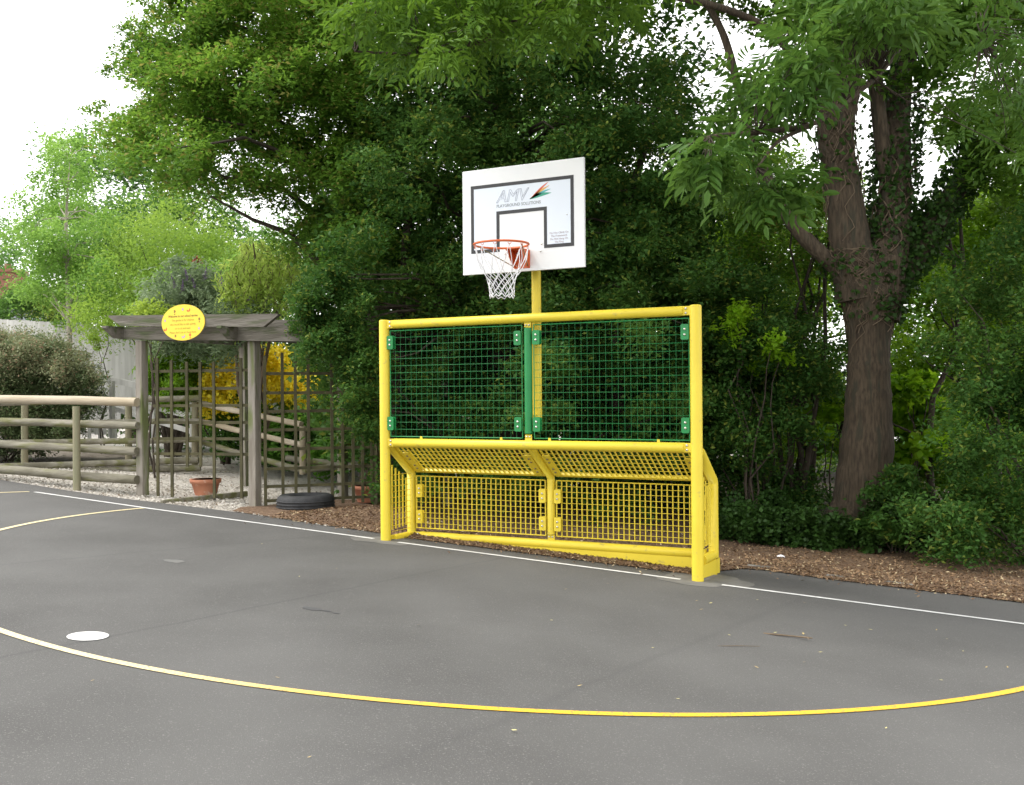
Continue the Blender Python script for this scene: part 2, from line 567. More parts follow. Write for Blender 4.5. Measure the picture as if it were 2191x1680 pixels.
# leaves
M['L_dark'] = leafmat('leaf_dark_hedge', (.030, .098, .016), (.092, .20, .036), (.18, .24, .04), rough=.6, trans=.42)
M['L_maple'] = leafmat('leaf_hawthorn', (.068, .18, .02), (.18, .34, .04), (.25, .26, .06), trans=.5, rough=.6)
M['L_ash'] = leafmat('leaf_ash', (.05, .13, .014), (.11, .22, .022), trans=.48, rough=.5)
M['L_ash2'] = leafmat('leaf_ash_bluish', (.05, .13, .02), (.11, .22, .036), trans=.45, rough=.45)
M['L_birch'] = leafmat('leaf_birch', (.13, .28, .045), (.25, .44, .09), trans=.5)
M['L_far'] = leafmat('leaf_far_tree', (.06, .16, .03), (.13, .27, .055), trans=.45)
M['L_willow'] = leafmat('leaf_willow', (.14, .27, .035), (.28, .44, .07), trans=.5)
M['L_curly'] = leafmat('leaf_curly_willow', (.30, .46, .08), (.50, .64, .15), trans=.55)
M['L_budd'] = leafmat('leaf_buddleia', (.14, .22, .11), (.27, .35, .2), trans=.35)
M['L_purple'] = leafmat('flower_purple', (.22, .14, .30), (.32, .22, .38), trans=.3)
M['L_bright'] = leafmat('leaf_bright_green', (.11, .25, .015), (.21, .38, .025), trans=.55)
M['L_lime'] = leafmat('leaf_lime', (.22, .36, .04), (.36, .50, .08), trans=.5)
M['L_lit'] = leafmat('leaf_sunlit_green', (.18, .38, .015), (.34, .58, .03), trans=.6)  # sunlight put into the leaf colour; these plants stand in shade
M['L_yellow'] = leafmat('flower_yellow', (.82, .68, .02), (.92, .84, .08), trans=.35)
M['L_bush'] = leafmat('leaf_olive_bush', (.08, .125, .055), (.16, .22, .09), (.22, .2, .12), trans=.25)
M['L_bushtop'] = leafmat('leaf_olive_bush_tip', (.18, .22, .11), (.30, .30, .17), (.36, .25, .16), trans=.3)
M['L_ivy'] = leafmat('leaf_ivy', (.02, .055, .010), (.048, .11, .02), trans=.25, rough=.5)
M['L_veg'] = leafmat('leaf_vegetable', (.09, .24, .03), (.16, .36, .05), trans=.45)
M['dryleaf'] = mat('dry_leaf', (.45, .36, .16), (.3, .2, .09), 30, .8)
M['dryleaf2'] = mat('yellow_dry_leaf', (.55, .5, .22), (.45, .42, .2), 30, .8)

# ================================================================== SETTING
def sheet(name, xs, ylo, yhi, m, dz, rows=8, bumpf=None, kind='structure'):
    V = []; F = []
    xs = np.array(xs, float); nx = len(xs)
    for x in xs:
        a, b = ylo(x), yhi(x)
        for k in range(rows + 1):
            y = a + (b - a) * k / rows
            V.append((x, y, gh(x, y) + dz + (bumpf(x, y) if bumpf else 0)))
    for i in range(nx - 1):
        for k in range(rows):
            a = i * (rows + 1) + k
            F.append((a, a + rows + 1, a + rows + 2, a + 1))
    o = npmesh(name, np.array(V), np.array(F), m)
    o.data.polygons.foreach_set('use_smooth', [True] * len(F))
    o['kind'] = kind
    return o


def edge(x):    # far edge of the asphalt
    return float(np.interp(x, [-30, -8, -7, -6.4, -5.4, -3.87, -2.6, -1.75, -1.45, 1.35, 1.5, 1.64, 2.4, 3.82, 12],
                           [1.1, .78, .66, .58, .52, .56, .42, .36, .28, .27, .62, 1.0, .92, .94, 1.1]))


X = np.concatenate([np.linspace(-300, -20, 12), np.linspace(-18, 14, 65), np.linspace(20, 300, 12)])
gys = np.concatenate([np.linspace(-300, -16, 8), np.linspace(-14, 3.5, 20), np.linspace(5, 30, 10), np.linspace(60, 300, 5)])
gxs = np.concatenate([np.linspace(-300, -20, 8), np.linspace(-16, -9, 6), np.linspace(-8, 6, 24), np.linspace(10, 300, 8)])
V = np.array([(x, y, gh(x, y) - .05) for x in gxs for y in gys]); ny_ = len(gys)
F = np.array([(i * ny_ + k, (i + 1) * ny_ + k, (i + 1) * ny_ + k + 1, i * ny_ + k + 1) for i in range(len(gxs) - 1) for k in range(ny_ - 1)])
o = npmesh('ground', V, F, M['soil']); o['kind'] = 'structure'
ax = np.concatenate([np.linspace(-30, -10, 6), np.linspace(-9, 6, 76), np.linspace(7, 20, 6)])
sheet('asphalt_court', ax, lambda x: -20, edge, M['asphalt'], 0, 20)
sheet('gravel', np.linspace(-34, -1.9, 90), edge, lambda x: 22, M['gravel'], -.004, 60)
V = []; F = []
for i in range(21):
    for k in range(11):
        y = 3.0 + 5.0 * k / 10
        x = -8.3 - .95 * (y - 3) - 6 * i / 20
        V.append((x, y, gh(x, y) + .006 + .05 * math.sin(2 * x) ** 2 * min(1, (y - 3) * .5)))
for i in range(20):
    for k in range(10):
        q0 = i * 11 + k
        F.append((q0, q0 + 1, q0 + 12, q0 + 11))
o = npmesh('earth_bed', np.array(V), np.array(F), M['bed']); o['kind'] = 'structure'


def heap(x, y):
    h = .012 + .008 * math.sin(9 * x + 3 * y) * math.sin(7 * y)
    h += .13 * math.exp(-((x + 2.35) / .62) ** 2 - ((y - 1.15) / .42) ** 2)
    e = min(1, max(0, (y - edge(x)) / .15))
    return (h + .015) * e - .0


mx_ = np.linspace(-3.9, 14, 160)
sheet('mulch', mx_, lambda x: edge(x) + .002, lambda x: 2.0 + 3.5 * min(1, max(0, (x + 3.9) / 1.4)), M['mulch'], .006, 40, bumpf=heap)
sheet('path', np.linspace(-4, 2, 8), lambda x: 17.5, lambda x: 40, M['far_paving'], .02, 6)


def strip(name, pts, wid, m, dz=.004):
    pts = np.array(pts, float)[:, :2]
    d = np.gradient(pts, axis=0); d /= np.linalg.norm(d, axis=1)[:, None]
    nrm = np.stack([-d[:, 1], d[:, 0]], 1)
    V = []
    for p, q in zip(pts, nrm):
        for s_ in (-.5, .5):
            e = p + q * wid * s_
            V.append((e[0], e[1], gh(e[0], e[1]) + dz))
    n = len(pts)
    F = [(2 * i, 2 * i + 2, 2 * i + 3, 2 * i + 1) for i in range(n - 1)]
    o = npmesh(name, np.array(V), np.array(F), m)
    o['kind'] = 'structure'
    return o


def seg(a, b, n):
    t = np.linspace(0, 1, n)[:, None]
    return np.array(a)[:2] * (1 - t) + np.array(b)[:2] * t


def arc(cx, cy, r_, a0, a1, n=160):
    a = np.radians(np.linspace(a0, a1, n))
    return np.stack([cx + r_ * np.cos(a), cy + r_ * np.sin(a)], 1)


strip('goal_line', np.concatenate([seg((-6.56, .16), (-4.6, .05), 20), seg((-4.5, .045), (-1.63, -.01), 24)]), .052, M['paint_w'])
strip('goal_line', seg((-1.34, -.035), (1.37, -.045), 20), .05, M['paint_w'])
strip('goal_line', np.concatenate([seg((1.71, -.05), (3.84, -.03), 20), seg((3.95, -.03), (9, 0), 10)]), .05, M['paint_w'])
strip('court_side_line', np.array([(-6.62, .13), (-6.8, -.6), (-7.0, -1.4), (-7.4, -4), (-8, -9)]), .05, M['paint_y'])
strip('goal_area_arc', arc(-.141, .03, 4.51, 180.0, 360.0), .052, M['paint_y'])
sp = gp(188, 1362)
a = np.linspace(0, 2 * np.pi, 40, endpoint=False)
mb = MB(); r_ = .104
mb.add([(sp[0] + r_ * math.cos(q), sp[1] + r_ * math.sin(q), gh(sp[0] + r_ * math.cos(q), sp[1] + r_ * math.sin(q)) + .004) for q in a], [tuple(range(40))])
o = mb.build('penalty_spot', M['paint_w']); o['kind'] = 'structure'


def blob_patch(name, c, rx, ry, m, dz, seed):
    r2 = np.random.default_rng(seed)
    ph = r2.uniform(0, 6, 4)
    V = []
    for q in a:
        k = 1 + .09 * math.sin(3 * q + ph[0]) + .07 * math.sin(5 * q + ph[1]) + .04 * math.sin(9 * q + ph[2])
        x_2, y_2 = c[0] + rx * k * math.cos(q), c[1] + ry * k * math.sin(q)
        V.append((x_2, y_2, gh(x_2, y_2) + dz))
    b_ = MB(); b_.add(V, [tuple(range(40))])
    o = b_.build(name, m); o['kind'] = 'structure'


blob_patch('concrete_footing', (-1.5, -.03), .33, .22, M['concrete'], .0025, 1)
blob_patch('concrete_footing', (1.52, .1), .36, .35, M['concrete'], .0025, 2)
M['stain'] = mat('oil_stain', (.055, .055, .058), (.075, .075, .077), 20, .7)
for i, (px, py, rx) in enumerate(((668, 1303, .075), (700, 1308, .03), (718, 1312, .025))):
    blob_patch('stain', gp(px, py)[:2], rx, rx * .5, M['stain'], .0025, 10 + i)
M['dust'] = mat('dusty_mark', (.15, .148, .14), (.13, .13, .125), 20, .9)
blob_patch('stain', gp(372, 1201)[:2], .09, .06, M['dust'], .0025, 15)

# concrete edging strip half buried at the mulch edge, right of the goal
for i, (x0, x1) in enumerate(((1.62, 1.95), (2.3, 3.0))):
    k_ = MB()
    pa, pb = np.array([x0, edge(x0) + .1, 0]), np.array([x1, edge(x1) + .13, 0])
    mid = (pa + pb) / 2
    L = np.linalg.norm(pb - pa)
    ang = math.atan2(pb[1] - pa[1], pb[0] - pa[0])
    slope = math.atan2(gh(x1, 1) - gh(x0, 1), x1 - x0)
    cy_, sy_ = math.cos(-slope), math.sin(-slope)
    k_.box((mid[0], mid[1], gh(mid[0], mid[1]) - .018), (L, .05, .09), rotz(ang) @ np.array([[cy_, 0, sy_], [0, 1, 0], [-sy_, 0, cy_]]), .006)
    o = k_.build('kerb_edging', M['kerb']); o['kind'] = 'structure'

# loose chips on the mulch, pebbles on the gravel (nobody could count them)
def chips(n, fx, size, m, name, label, asp=.35, lift=.012):
    P = fx(n)
    z = gh(P[:, 0], P[:, 1]) + lift
    if name == 'wood_chips':
        z += np.array([heap(x, y) for x, y in P])
    c = np.stack([P[:, 0], P[:, 1], z], 1)
    V, F = leaf_geo(c, size, up=2.2, asp=asp)
    V[:, 2] = np.maximum(V[:, 2], gh(V[:, 0], V[:, 1]) + .002)
    o = npmesh(name, V, F, m)
    return tag(o, label, name.replace('_', ' '), kind='stuff')


def fm(n):
    x = rng.uniform(-3.3, 9, n)
    y = np.array([edge(q) for q in x]) + rng.exponential(.9, n) - .04
    k = rng.random(n) < .09
    y[k] -= rng.exponential(.11, k.sum())
    y = np.where(x < -1.5, np.minimum(y, 1.9), y)
    return np.stack([x, y], 1)


M['chip'] = leafmat('chip_mix', (.10, .05, .025), (.36, .24, .14), (.5, .4, .25), trans=.0, rough=.8, patch=2)
M['pebble'] = leafmat('pebble_mix', (.36, .32, .27), (.66, .63, .58), (.2, .15, .1), trans=.0, rough=.8, patch=2)
chips(26000, fm, .035, M['chip'], 'wood_chips', 'brown wood chips and dead leaves covering the strip beneath the trees')


def fg(n):
    x = rng.uniform(-14, -2.0, n)
    y = np.array([edge(q) for q in x]) + rng.exponential(2.5, n) - .02
    return np.stack([x, y], 1)


chips(30000, fg, .03, M['pebble'], 'pebbles', 'pale loose pebbles covering the garden path behind the trellis', .8, .006)

# ================================================================== GOAL UNIT
GZ = lambda x, y=0: float(gh(x, y))
T, MID = 2.024, .881
goal = thing('sports_goal', (0, 0, GZ(0)), 'yellow steel ball court goal with green mesh panels above and yellow mesh recess', 'goal')


def bolt(parent, p, d=(0, -1, 0), r=.009, m=None):
    b = MB(); p = np.array(p, float); d = np.array(d, float); d /= np.linalg.norm(d)
    b.tube([p, p + d * .004, p + d * .008, p + d * .0095], [r * 1.25, r * 1.2, r * .8, r * .3], 10)
    return b.build('bolt', m or M['steel'], parent)


for x, zb in ((-1.5, -.031), (1.5, -.183)):
    b = MB()
    b.tube([(x, 0, zb - .1), (x, 0, T - .012), (x, 0, T - .004), (x, 0, T)], [.0475, .0475, .045, .038], 28)
    b.build('post', M['yellow'], goal)


def hrail(z, x0, x1, y=0., name='rail', zb=None):
    b = MB()
    b.tube([(x0, y, z), (x0 + .004, y, z), (x1 - .004, y, z), (x1, y, z)], [.034, .04, .04, .034], 24)
    return b.build(name, M['yellow'], goal)


def lug(p0, p1, t=.012, parent=None, m=None):
    """flat plate between two corners in x,z at front plane y"""
    b = MB()
    x0, y, z0 = p0; x1, _, z1 = p1
    b.box(((x0 + x1) / 2, y, (z0 + z1) / 2), (abs(x1 - x0), t, abs(z1 - z0)), bev=.003)
    return b.build('joint_plate', m or M['yellow'], parent or goal)


for z in (T - .045, MID):
    hrail(z, -1.40, 1.40)
    for sx in (-1, 1):
        j = lug((sx * 1.395, -.012, z - .037), (sx * 1.46, -.012, z + .037))
        for dz in (-.018, .018):
            bolt(j, (sx * 1.425, -.018, z + dz))
# little lugs on the middle rail that carry the green mesh
for x in (-1.1, -.27, .2, 1.18):
    b = MB(); b.box((x, .0, MID + .048), (.022, .012, .03)); b.build('mesh_lug', M['yellow'], goal)
# centre green post with joint plates
b = MB(); b.tube([(0, 0, MID + .1), (0, 0, T - .13)], .034, 22); b.build('centre_post', M['green'], goal)
for z0, z1, zb in ((MID + .035, MID + .09, MID + .072), (T - .125, T - .08, T - .105)):
    j = lug((-.033, -.004, z0), (.033, -.004, z1))
    for sx in (-.015, .015):
        bolt(j, (sx, -.011, zb), r=.008)


def wiremesh(name, x0, x1, z0, z1, y, m, dx, dz, rw, frame, double=True, flat=None, T3=None, parent=None):
    """welded mesh. T3 maps (x, depth, z) arrays to world when the panel is not in an xz plane"""
    b = MB()
    f = T3 or (lambda P: P)

    def bar(p, q, r_, n=5):
        b.tube(f(np.array([p, q], float)), r_, n, caps=False)
    nx = int(round((x1 - x0) / dx)); nz = int(round((z1 - z0) / dz))
    for i in range(nx + 1):
        x = x0 + (x1 - x0) * i / nx
        if flat:
            P = np.array([(x - flat[0] / 2, y, z0), (x + flat[0] / 2, y, z0), (x + flat[0] / 2, y + flat[1], z0), (x - flat[0] / 2, y + flat[1], z0),
                          (x - flat[0] / 2, y, z1), (x + flat[0] / 2, y, z1), (x + flat[0] / 2, y + flat[1], z1), (x - flat[0] / 2, y + flat[1], z1)])
            b.add(f(P), [(0, 3, 2, 1), (4, 5, 6, 7), (0, 1, 5, 4), (1, 2, 6, 5), (2, 3, 7, 6), (3, 0, 4, 7)])
        else:
            bar((x, y, z0), (x, y, z1), rw)
    for k in range(nz + 1):
        z = z0 + (z1 - z0) * k / nz
        bar((x0, y - rw * 1.5, z), (x1, y - rw * 1.5, z), rw)
        if double: bar((x0, y + rw * 3, z + .004), (x1, y + rw * 3, z + .004), rw * .7)
    for p, q in (((x0, y, z0), (x0, y, z1)), ((x1, y, z0), (x1, y, z1)), ((x0, y, z0), (x1, y, z0)), ((x0, y, z1), (x1, y, z1))):
        bar(p, q, frame, 6)
    return b.build(name, m, parent or goal)


def clamp(x, y, z, m, w_=.068, h_=.125, bolts=True):
    b = MB()
    b.prism(rrect(w_, h_, .013), .012, at(FRONT, (x, y, z)))
    b.prism(rrect(w_, h_, .013), .012, at(FRONT, (x, y + .032, z)))
    b.box((x, y + .01, z), (w_ * .4, .02, h_ * .5))
    o = b.build('mesh_clamp', m, goal)
    for dz in (-.022, .022):
        bolt(o, (x, y - .012, z + dz))
    return o


ZG0, ZG1 = MID + .058, T - .105
for x0, x1 in ((-1.435, -.06), (.055, 1.445)):
    wiremesh('green_mesh_panel', x0, x1, ZG0, ZG1, 0, M['green'], .0565, .0637, .0011, .005)
    for x in (x0 + .01 if x0 < -1 else x0 + .03, x1 - .03 if x1 > 1 else x1 - .035):
        for z in (1.06, 1.81):
            clamp(x, -.012, z, M['green'])
# recess behind the lower half
YB, ZB, ZR = .44, -.035, .57          # back plane, bottom rail height, roof-to-back corner
for sx in (-1, 1):
    b = MB()
    b.tube([(sx * 1.5, .055, MID - .03), (sx * 1.5, .10, MID - .05), (sx * 1.5, YB - .01, ZR + .02), (sx * 1.5, YB, ZR - .01), (sx * 1.5, YB, ZB - .02)], .042, 20)
    b.build('rear_frame_tube', M['yellow'], goal)
    b = MB()
    b.tube([(sx * 1.5, .12, ZB), (sx * 1.5, YB, ZB)], .04, 20)
    b.box((sx * 1.5, .085, ZB), (.014, .08, .085), bev=.003)
    o = b.build('side_tube', M['yellow'], goal)
    for dz in (-.02, .02):
        bolt(o, (sx * 1.5 + .008 * sx, .08, ZB + dz), (sx, 0, 0), .011, M['steel'])
    b = MB()
    for yy in (.11, .17, .23, .29, .35):
        b.box((sx * 1.5, yy, (.03 + ZR + .1 - (yy - .11) * .5) / 2 + .01), (.006, .02, ZR + .07 - (yy - .11) * .65 - .03))
    for k in range(11):
        z = .04 + k * .053
        b.tube([(sx * 1.492, .09, z), (sx * 1.492, YB - .03, z)], .0028, 5, caps=False)
    b.build('side_mesh_panel', M['yellow'], goal)
b = MB()
b.tube([(-1.40, YB, ZB), (-1.396, YB, ZB), (1.436, YB, ZB), (1.44, YB, ZB)], [.035, .041, .041, .035], 24)
b.build('bottom_rail', M['yellow'], goal)
j = lug((-1.46, YB - .012, ZB - .037), (-1.39, YB - .012, ZB + .037))
for dz in (-.018, .018): bolt(j, (-1.42, YB - .018, ZB + dz))
# centre strut: bent tube from middle rail to bottom rail
b = MB(); b.tube([(0, .03, MID - .02), (0, .075, MID - .05), (0, .10, MID - .07), (0, YB - .01, ZR + .01), (0, YB, ZR - .02), (0, YB, ZB + .09)], .036, 20)
b.build('centre_strut', M['yellow'], goal)
j = lug((-.035, YB - .004, ZB + .035), (.035, YB - .004, ZB + .085))
for sx in (-.016, .016): bolt(j, (sx, YB - .011, ZB + .066), r=.008)
for x0, x1 in ((-1.44, -.055), (.055, 1.445)):
    wiremesh('rear_mesh_panel', x0, x1, ZB + .075, ZR - .03, YB - .005, M['yellow'], .0505, .0505, .0026, .006, False, (.0062, .016))
    for x in (x0 + .05, x1 - .02) if x0 < 0 else (x0 + .02, x1 - .03):
        for z in (.15, .40):
            clamp(x, YB - .022, z, M['yellow'])
    # sloping roof mesh
    A0 = np.array([0, .09, MID - .045]); B0 = np.array([0, YB + .0, ZR + .01])
    ax_ = B0 - A0; L = np.linalg.norm(ax_); ax_ /= L
    nn = np.array([0, -ax_[2], ax_[1]])
    fT = lambda P, A0=A0, ax_=ax_, nn=nn: np.stack([P[:, 0], A0[1] + ax_[1] * P[:, 2] + nn[1] * P[:, 1], A0[2] + ax_[2] * P[:, 2] + nn[2] * P[:, 1]], 1)
    o = wiremesh('roof_mesh_panel', x0, x1, 0, L - .02, 0, M['yellow'], .0505, .058, .0026, .006, False, (.006, .017), T3=fT)
    b = MB()
    P = np.array([(x0, -.006, L - .03), (x1, -.006, L - .03), (x1, .02, L - .03), (x0, .02, L - .03), (x0, -.006, L), (x1, -.006, L), (x1, .02, L), (x0, .02, L)])
    b.add(fT(P), [(0, 3, 2, 1), (4, 5, 6, 7), (0, 1, 5, 4), (1, 2, 6, 5), (2, 3, 7, 6), (3, 0, 4, 7)])
    b.build('mesh_flange', M['yellow'], goal)
    for x in ((x0 + .07), (x1 - .035)) if x0 < 0 else ((x0 + .035), (x1 - .06)):
        Mx = np.eye(4); Mx[:3, 0] = (1, 0, 0); Mx[:3, 1] = ax_; Mx[:3, 2] = -nn
        Mx[:3, 3] = A0 + ax_ * (L * .53) - nn * .008; Mx[0, 3] = x
        b = MB(); b.prism(rrect(.075, .32, .014), .012, Mx)
        o = b.build('roof_clamp', M['yellow'], goal)
        for t in (-.11, -.055, .05, .105):
            p = Mx[:3, 3] + ax_ * t - nn * .012
            bolt(o, p, -nn, .009, M['dksteel'])
# kick plate filling the gap where the ground falls away
b = MB()
z1_ = ZB - .03
P = [(-.74, z1_ - .018), (1.535, -.197), (1.535, z1_), (-.82, z1_)]
v = [(x, YB - .03, z) for x, z in P] + [(x, YB - .022, z) for x, z in P]
b.add(v, [(0, 1, 2, 3), (7, 6, 5, 4), (0, 4, 5, 1), (1, 5, 6, 2), (2, 6, 7, 3), (3, 7, 4, 0)])
v = [(1.527, .05, -.165), (1.527, YB + .06, -.192), (1.527, YB + .06, z1_), (1.527, .05, z1_), (1.535, .05, -.165), (1.535, YB + .06, -.192), (1.535, YB + .06, z1_), (1.535, .05, z1_)]
b.add(v, [(3, 2, 1, 0), (4, 5, 6, 7), (0, 1, 5, 4), (1, 2, 6, 5), (2, 3, 7, 6), (3, 0, 4, 7)])
b.build('kick_plate', M['yellow'], goal)

# ================================================================== HOOP
hoop = thing('basketball_hoop', (0, .2, 1.0), 'white basketball backboard with orange ring and net on a yellow pole above the goal', 'basketball hoop')
b = MB(); b.tube([(.0, .17, 1.0), (.0, .17, 3.1)], .042, 24, True)
b.box((0, .105, 1.83), (.05, .1, .05)); b.box((0, .105, 1.12), (.05, .1, .05))
b.build('pole', M['yellow'], hoop)
b = MB(); b.box((-.062, .14, 1.5), (.05, .01, .94)); b.build('pole_flange', M['yellow'], hoop)
BW, BH = 1.181, .923
BX, BZ, BY = -.027, 2.381, -.05
TL = np.array([BX - BW / 2, BY, BZ + BH])
b = MB(); b.box((BX, BY + .011, BZ + BH / 2), (BW, .022, BH), bev=.004)
board = b.build('backboard', M['white'], hoop)
b = MB()
for x in (-.3, .3):
    b.box((x, BY + .05, BZ + BH / 2), (.04, .05, BH * .75))
for z in (2.55, 2.95):
    b.box((0, BY + .1, z), (.8, .05, .05))
    b.box((0, .09, z), (.05, .1, .05))
b.build('board_frame', M['yellow'], hoop)


def bpt(u, v, dy=0):
    """board coordinates in metres from the top left corner, seen from the front"""
    return (TL[0] + u, BY - dy, TL[2] - v)


def bar2(b, u0, v0, u1, v1, dy, t=.0015):
    b.box(((TL[0] + (u0 + u1) / 2), BY - dy, TL[2] - (v0 + v1) / 2), (abs(u1 - u0), t, abs(v1 - v0)))


b = MB()
U0, U1, V0, V1, LW = .088, 1.084, .140, .738, .030
I0, I1, IV = .343, .833, .384
bar2(b, U0, V0, U1, V0 + LW, .0012); bar2(b, U0, V0 + LW, U0 + LW, V1, .0012); bar2(b, U1 - LW, V0 + LW, U1, V1, .0012)
bar2(b, U0 + LW, V1 - LW, I0 + LW, V1, .0012); bar2(b, I1 - LW, V1 - LW, U1 - LW, V1, .0012)
bar2(b, I0, IV, I1, IV + LW, .0012); bar2(b, I0, IV + LW, I0 + LW, V1 - LW, .0012); bar2(b, I1 - LW, IV + LW, I1, V1 - LW, .0012)
b.build('board_markings', M['black'], board)
b = MB()
bar2(b, U0 + LW, V0 + LW, U1 - LW, IV, .0007, .001); bar2(b, U0 + LW, IV, I0, V1 - LW, .0007, .001); bar2(b, I1, IV, U1 - LW, V1 - LW, .0007, .001)
b.build('board_field', M['tint'], board)


def text(name, body, size, pos, m, parent, rot=(R(90), 0, 0), align='CENTER', outline=0, shear=0, space=1., ext=.0004, bold=0, wx=1.):
    cu = bpy.data.curves.new('t', 'FONT')
    cu.body = body; cu.size = size; cu.align_x = align; cu.shear = shear; cu.space_character = space
    cu.resolution_u = 3
    if outline:
        cu.fill_mode = 'NONE'; cu.bevel_depth = outline; cu.bevel_resolution = 0
    else:
        cu.extrude = ext; cu.offset = bold
    to = bpy.data.objects.new('t', cu); C.link(to)
    dg = bpy.context.evaluated_depsgraph_get(); dg.update()
    me = bpy.data.meshes.new_from_object(to.evaluated_get(dg))
    me.name = name
    bpy.data.objects.remove(to)
    me.materials.clear(); me.materials.append(m)
    base = WLOC[parent.name]
    me.transform(Matrix.Translation(Vector(pos) - Vector(base)) @ Euler(rot).to_matrix().to_4x4() @ Matrix.Diagonal((wx, 1, 1, 1)))
    o = bpy.data.objects.new(name, me); C.link(o); o.parent = parent
    WLOC[o.name] = base
    return o


M['lgrey'] = mat('logo_grey_blue', (.27, .29, .38), rough=.5)
M['lgrey2'] = mat('caption_grey', (.22, .25, .27), rough=.5)
M['warn'] = mat('warning_grey', (.42, .36, .38), rough=.5)
text('logo_letters', 'AMV', .148, bpt(.345, .308, .002), M['lgrey'], board, align='LEFT', outline=.0014, shear=.25, space=.97, wx=.98)
text('logo_caption', 'PLAYGROUND SOLUTIONS', .0375, bpt(.345, .352, .002), M['lgrey2'], board, align='LEFT', bold=.0004, wx=.93)
for i, s_ in enumerate(('Do Not Climb On', 'The Framework', 'Do Not Hang On', 'The Ring')):
    text('warning_text', s_, .0235, bpt(.945, .622 + i * .026, .002), M['warn'], board, bold=.0002)
for nm, c, (tx, ty), wv in (('red', (.62, .13, .06), (.178, .138), .02), ('orange', (.70, .38, .08), (.188, .106), .018), ('teal', (.10, .42, .42), (.198, .072), .018), ('green', (.04, .33, .22), (.205, .036), .024)):
    b = MB()
    n = 12
    up_, lo_ = [], []
    for i in range(n + 1):
        t = i / n
        x = tx * t; y = ty * (t ** 1.25) * .95 + .012 * math.sin(math.pi * t)
        wd = wv * math.sin(math.pi * min(1, t * .9 + .08)) * (1 if t < .93 else .5)
        up_.append((x, y + wd * .6)); lo_.append((x, y - wd * .6))
    b.prism(lo_ + up_[::-1], .001, at(FRONT, bpt(.672, .305, .0012)))
    b.build('logo_feather', mat('feather_' + nm, c, rough=.5), board)
for u, v in ((.77, .762), (.425, .762), (1.02, .47), (.78, .70)):
    bolt(board, bpt(u, v, 0), r=.007 if u != 1.02 else .004)
# ring
b = MB()
b.prism(rrect(.152, .158, .006), .008, at(FRONT, bpt(.592, .818, .001)))
for sx in (-.066, .066):       # side gussets
    x = TL[0] + .592 + sx
    z0 = TL[2] - .742
    P = [(BY - .008, z0 - .003), (BY - .17, z0 - .003), (BY - .17, z0 - .012), (BY - .03, z0 - .15), (BY - .008, z0 - .15)]
    v = [(x - .003, p[0], p[1]) for p in P] + [(x + .003, p[0], p[1]) for p in P]
    b.add(v, [(0, 1, 2, 3, 4), (9, 8, 7, 6, 5)] + [(i, 5 + i, 5 + (i + 1) % 5, (i + 1) % 5) for i in range(5)])
b.box((TL[0] + .592, BY - .09, TL[2] - .742), (.13, .17, .006))
br = b.build('ring_bracket', M['orange'], hoop)
for sx in (-.05, .05):
    for sv in (-.045, .055):
        bolt(br, bpt(.592 + sx, .818 + sv, .009), r=.007)
RC = np.array([TL[0] + .592, BY - .155 - .225, TL[2] - .738]); RR = .228
b = MB()
q = np.linspace(0, 2 * np.pi, 57)
ring = np.stack([RC[0] + RR * np.cos(q), RC[1] + RR * np.sin(q), np.full(57, RC[2])], 1)
b.tube(ring, .0095, 10, caps=False)
ring_o = b.build('ring', M['orange'], hoop)
b = MB()
for i in range(12):
    t = 2 * math.pi * (i + .5) / 12
    c = RC + np.array([RR * math.cos(t), RR * math.sin(t), -.013])
    tg = np.array([-math.sin(t), math.cos(t), 0])
    b.tube([c - tg * .014, c - tg * .008 - np.array([0, 0, .012]), c + tg * .008 - np.array([0, 0, .012]), c + tg * .014], .0028, 6)
b.build('net_hook', M['orange'], ring_o)
b = MB()      # two thin stays from the bracket foot to the ring
for sx in (-1, 1):
    aa = RC + np.array([sx * .2, -.02, -.01]); bb = np.array([RC[0] + sx * .066, BY - .02, TL[2] - .885])
    b.tube([aa, bb], .004, 6)
b.build('stay', M['dksteel'], hoop)
# net: twelve cords that cross in diamonds
b = MB()
lv = [(0, RR, -.02), (1, .205, -.13), (2, .165, -.215), (3, .13, -.265), (4, .115, -.305), (5, .108, -.345), (6, .104, -.385), (7, .102, -.42)]


def npnt(lev, half):
    _, r_, z = lv[lev]
    t = 2 * math.pi * (half / 24)
    z += .006 * math.sin(5 * t + lev); r_ *= 1 + .03 * math.sin(3 * t + lev)
    return RC + np.array([r_ * math.cos(t), r_ * math.sin(t), z])


for i in range(12):
    for sgn in (-1, 1):
        h_ = 2 * i + 1
        p = [npnt(0, h_)]
        h = h_
        for k in range(1, 8):
            if k >= 1: h += sgn * (1 if k > 1 else .5) * (1 if k != 2 else .5)
            p.append(npnt(k, h))
        b.tube(p, .0032, 5)
    # bottom loop
    p = [npnt(7, 2 * i), npnt(7, 2 * i + 1) - np.array([0, 0, .022]), npnt(7, 2 * i + 2)]
    b.tube(p, .0045, 5)
b.build('net', M['net'], hoop)

# ================================================================== PERGOLA
perg = thing('pergola', (-4.75, .95, GZ(-4.75, .95)), 'weathered grey timber pergola with slanted beam ends over the garden gate', 'pergola')
P1, P2 = (-5.63, .92), (-3.95, .99)
for x, y in (P1, P2):
    b = MB(); b.box((x, y, (GZ(x, y) - .1 + 2.0) / 2), (.105, .105, 2.0 - GZ(x, y) + .1), bev=.006)
    b.build('post', M['timber'], perg)


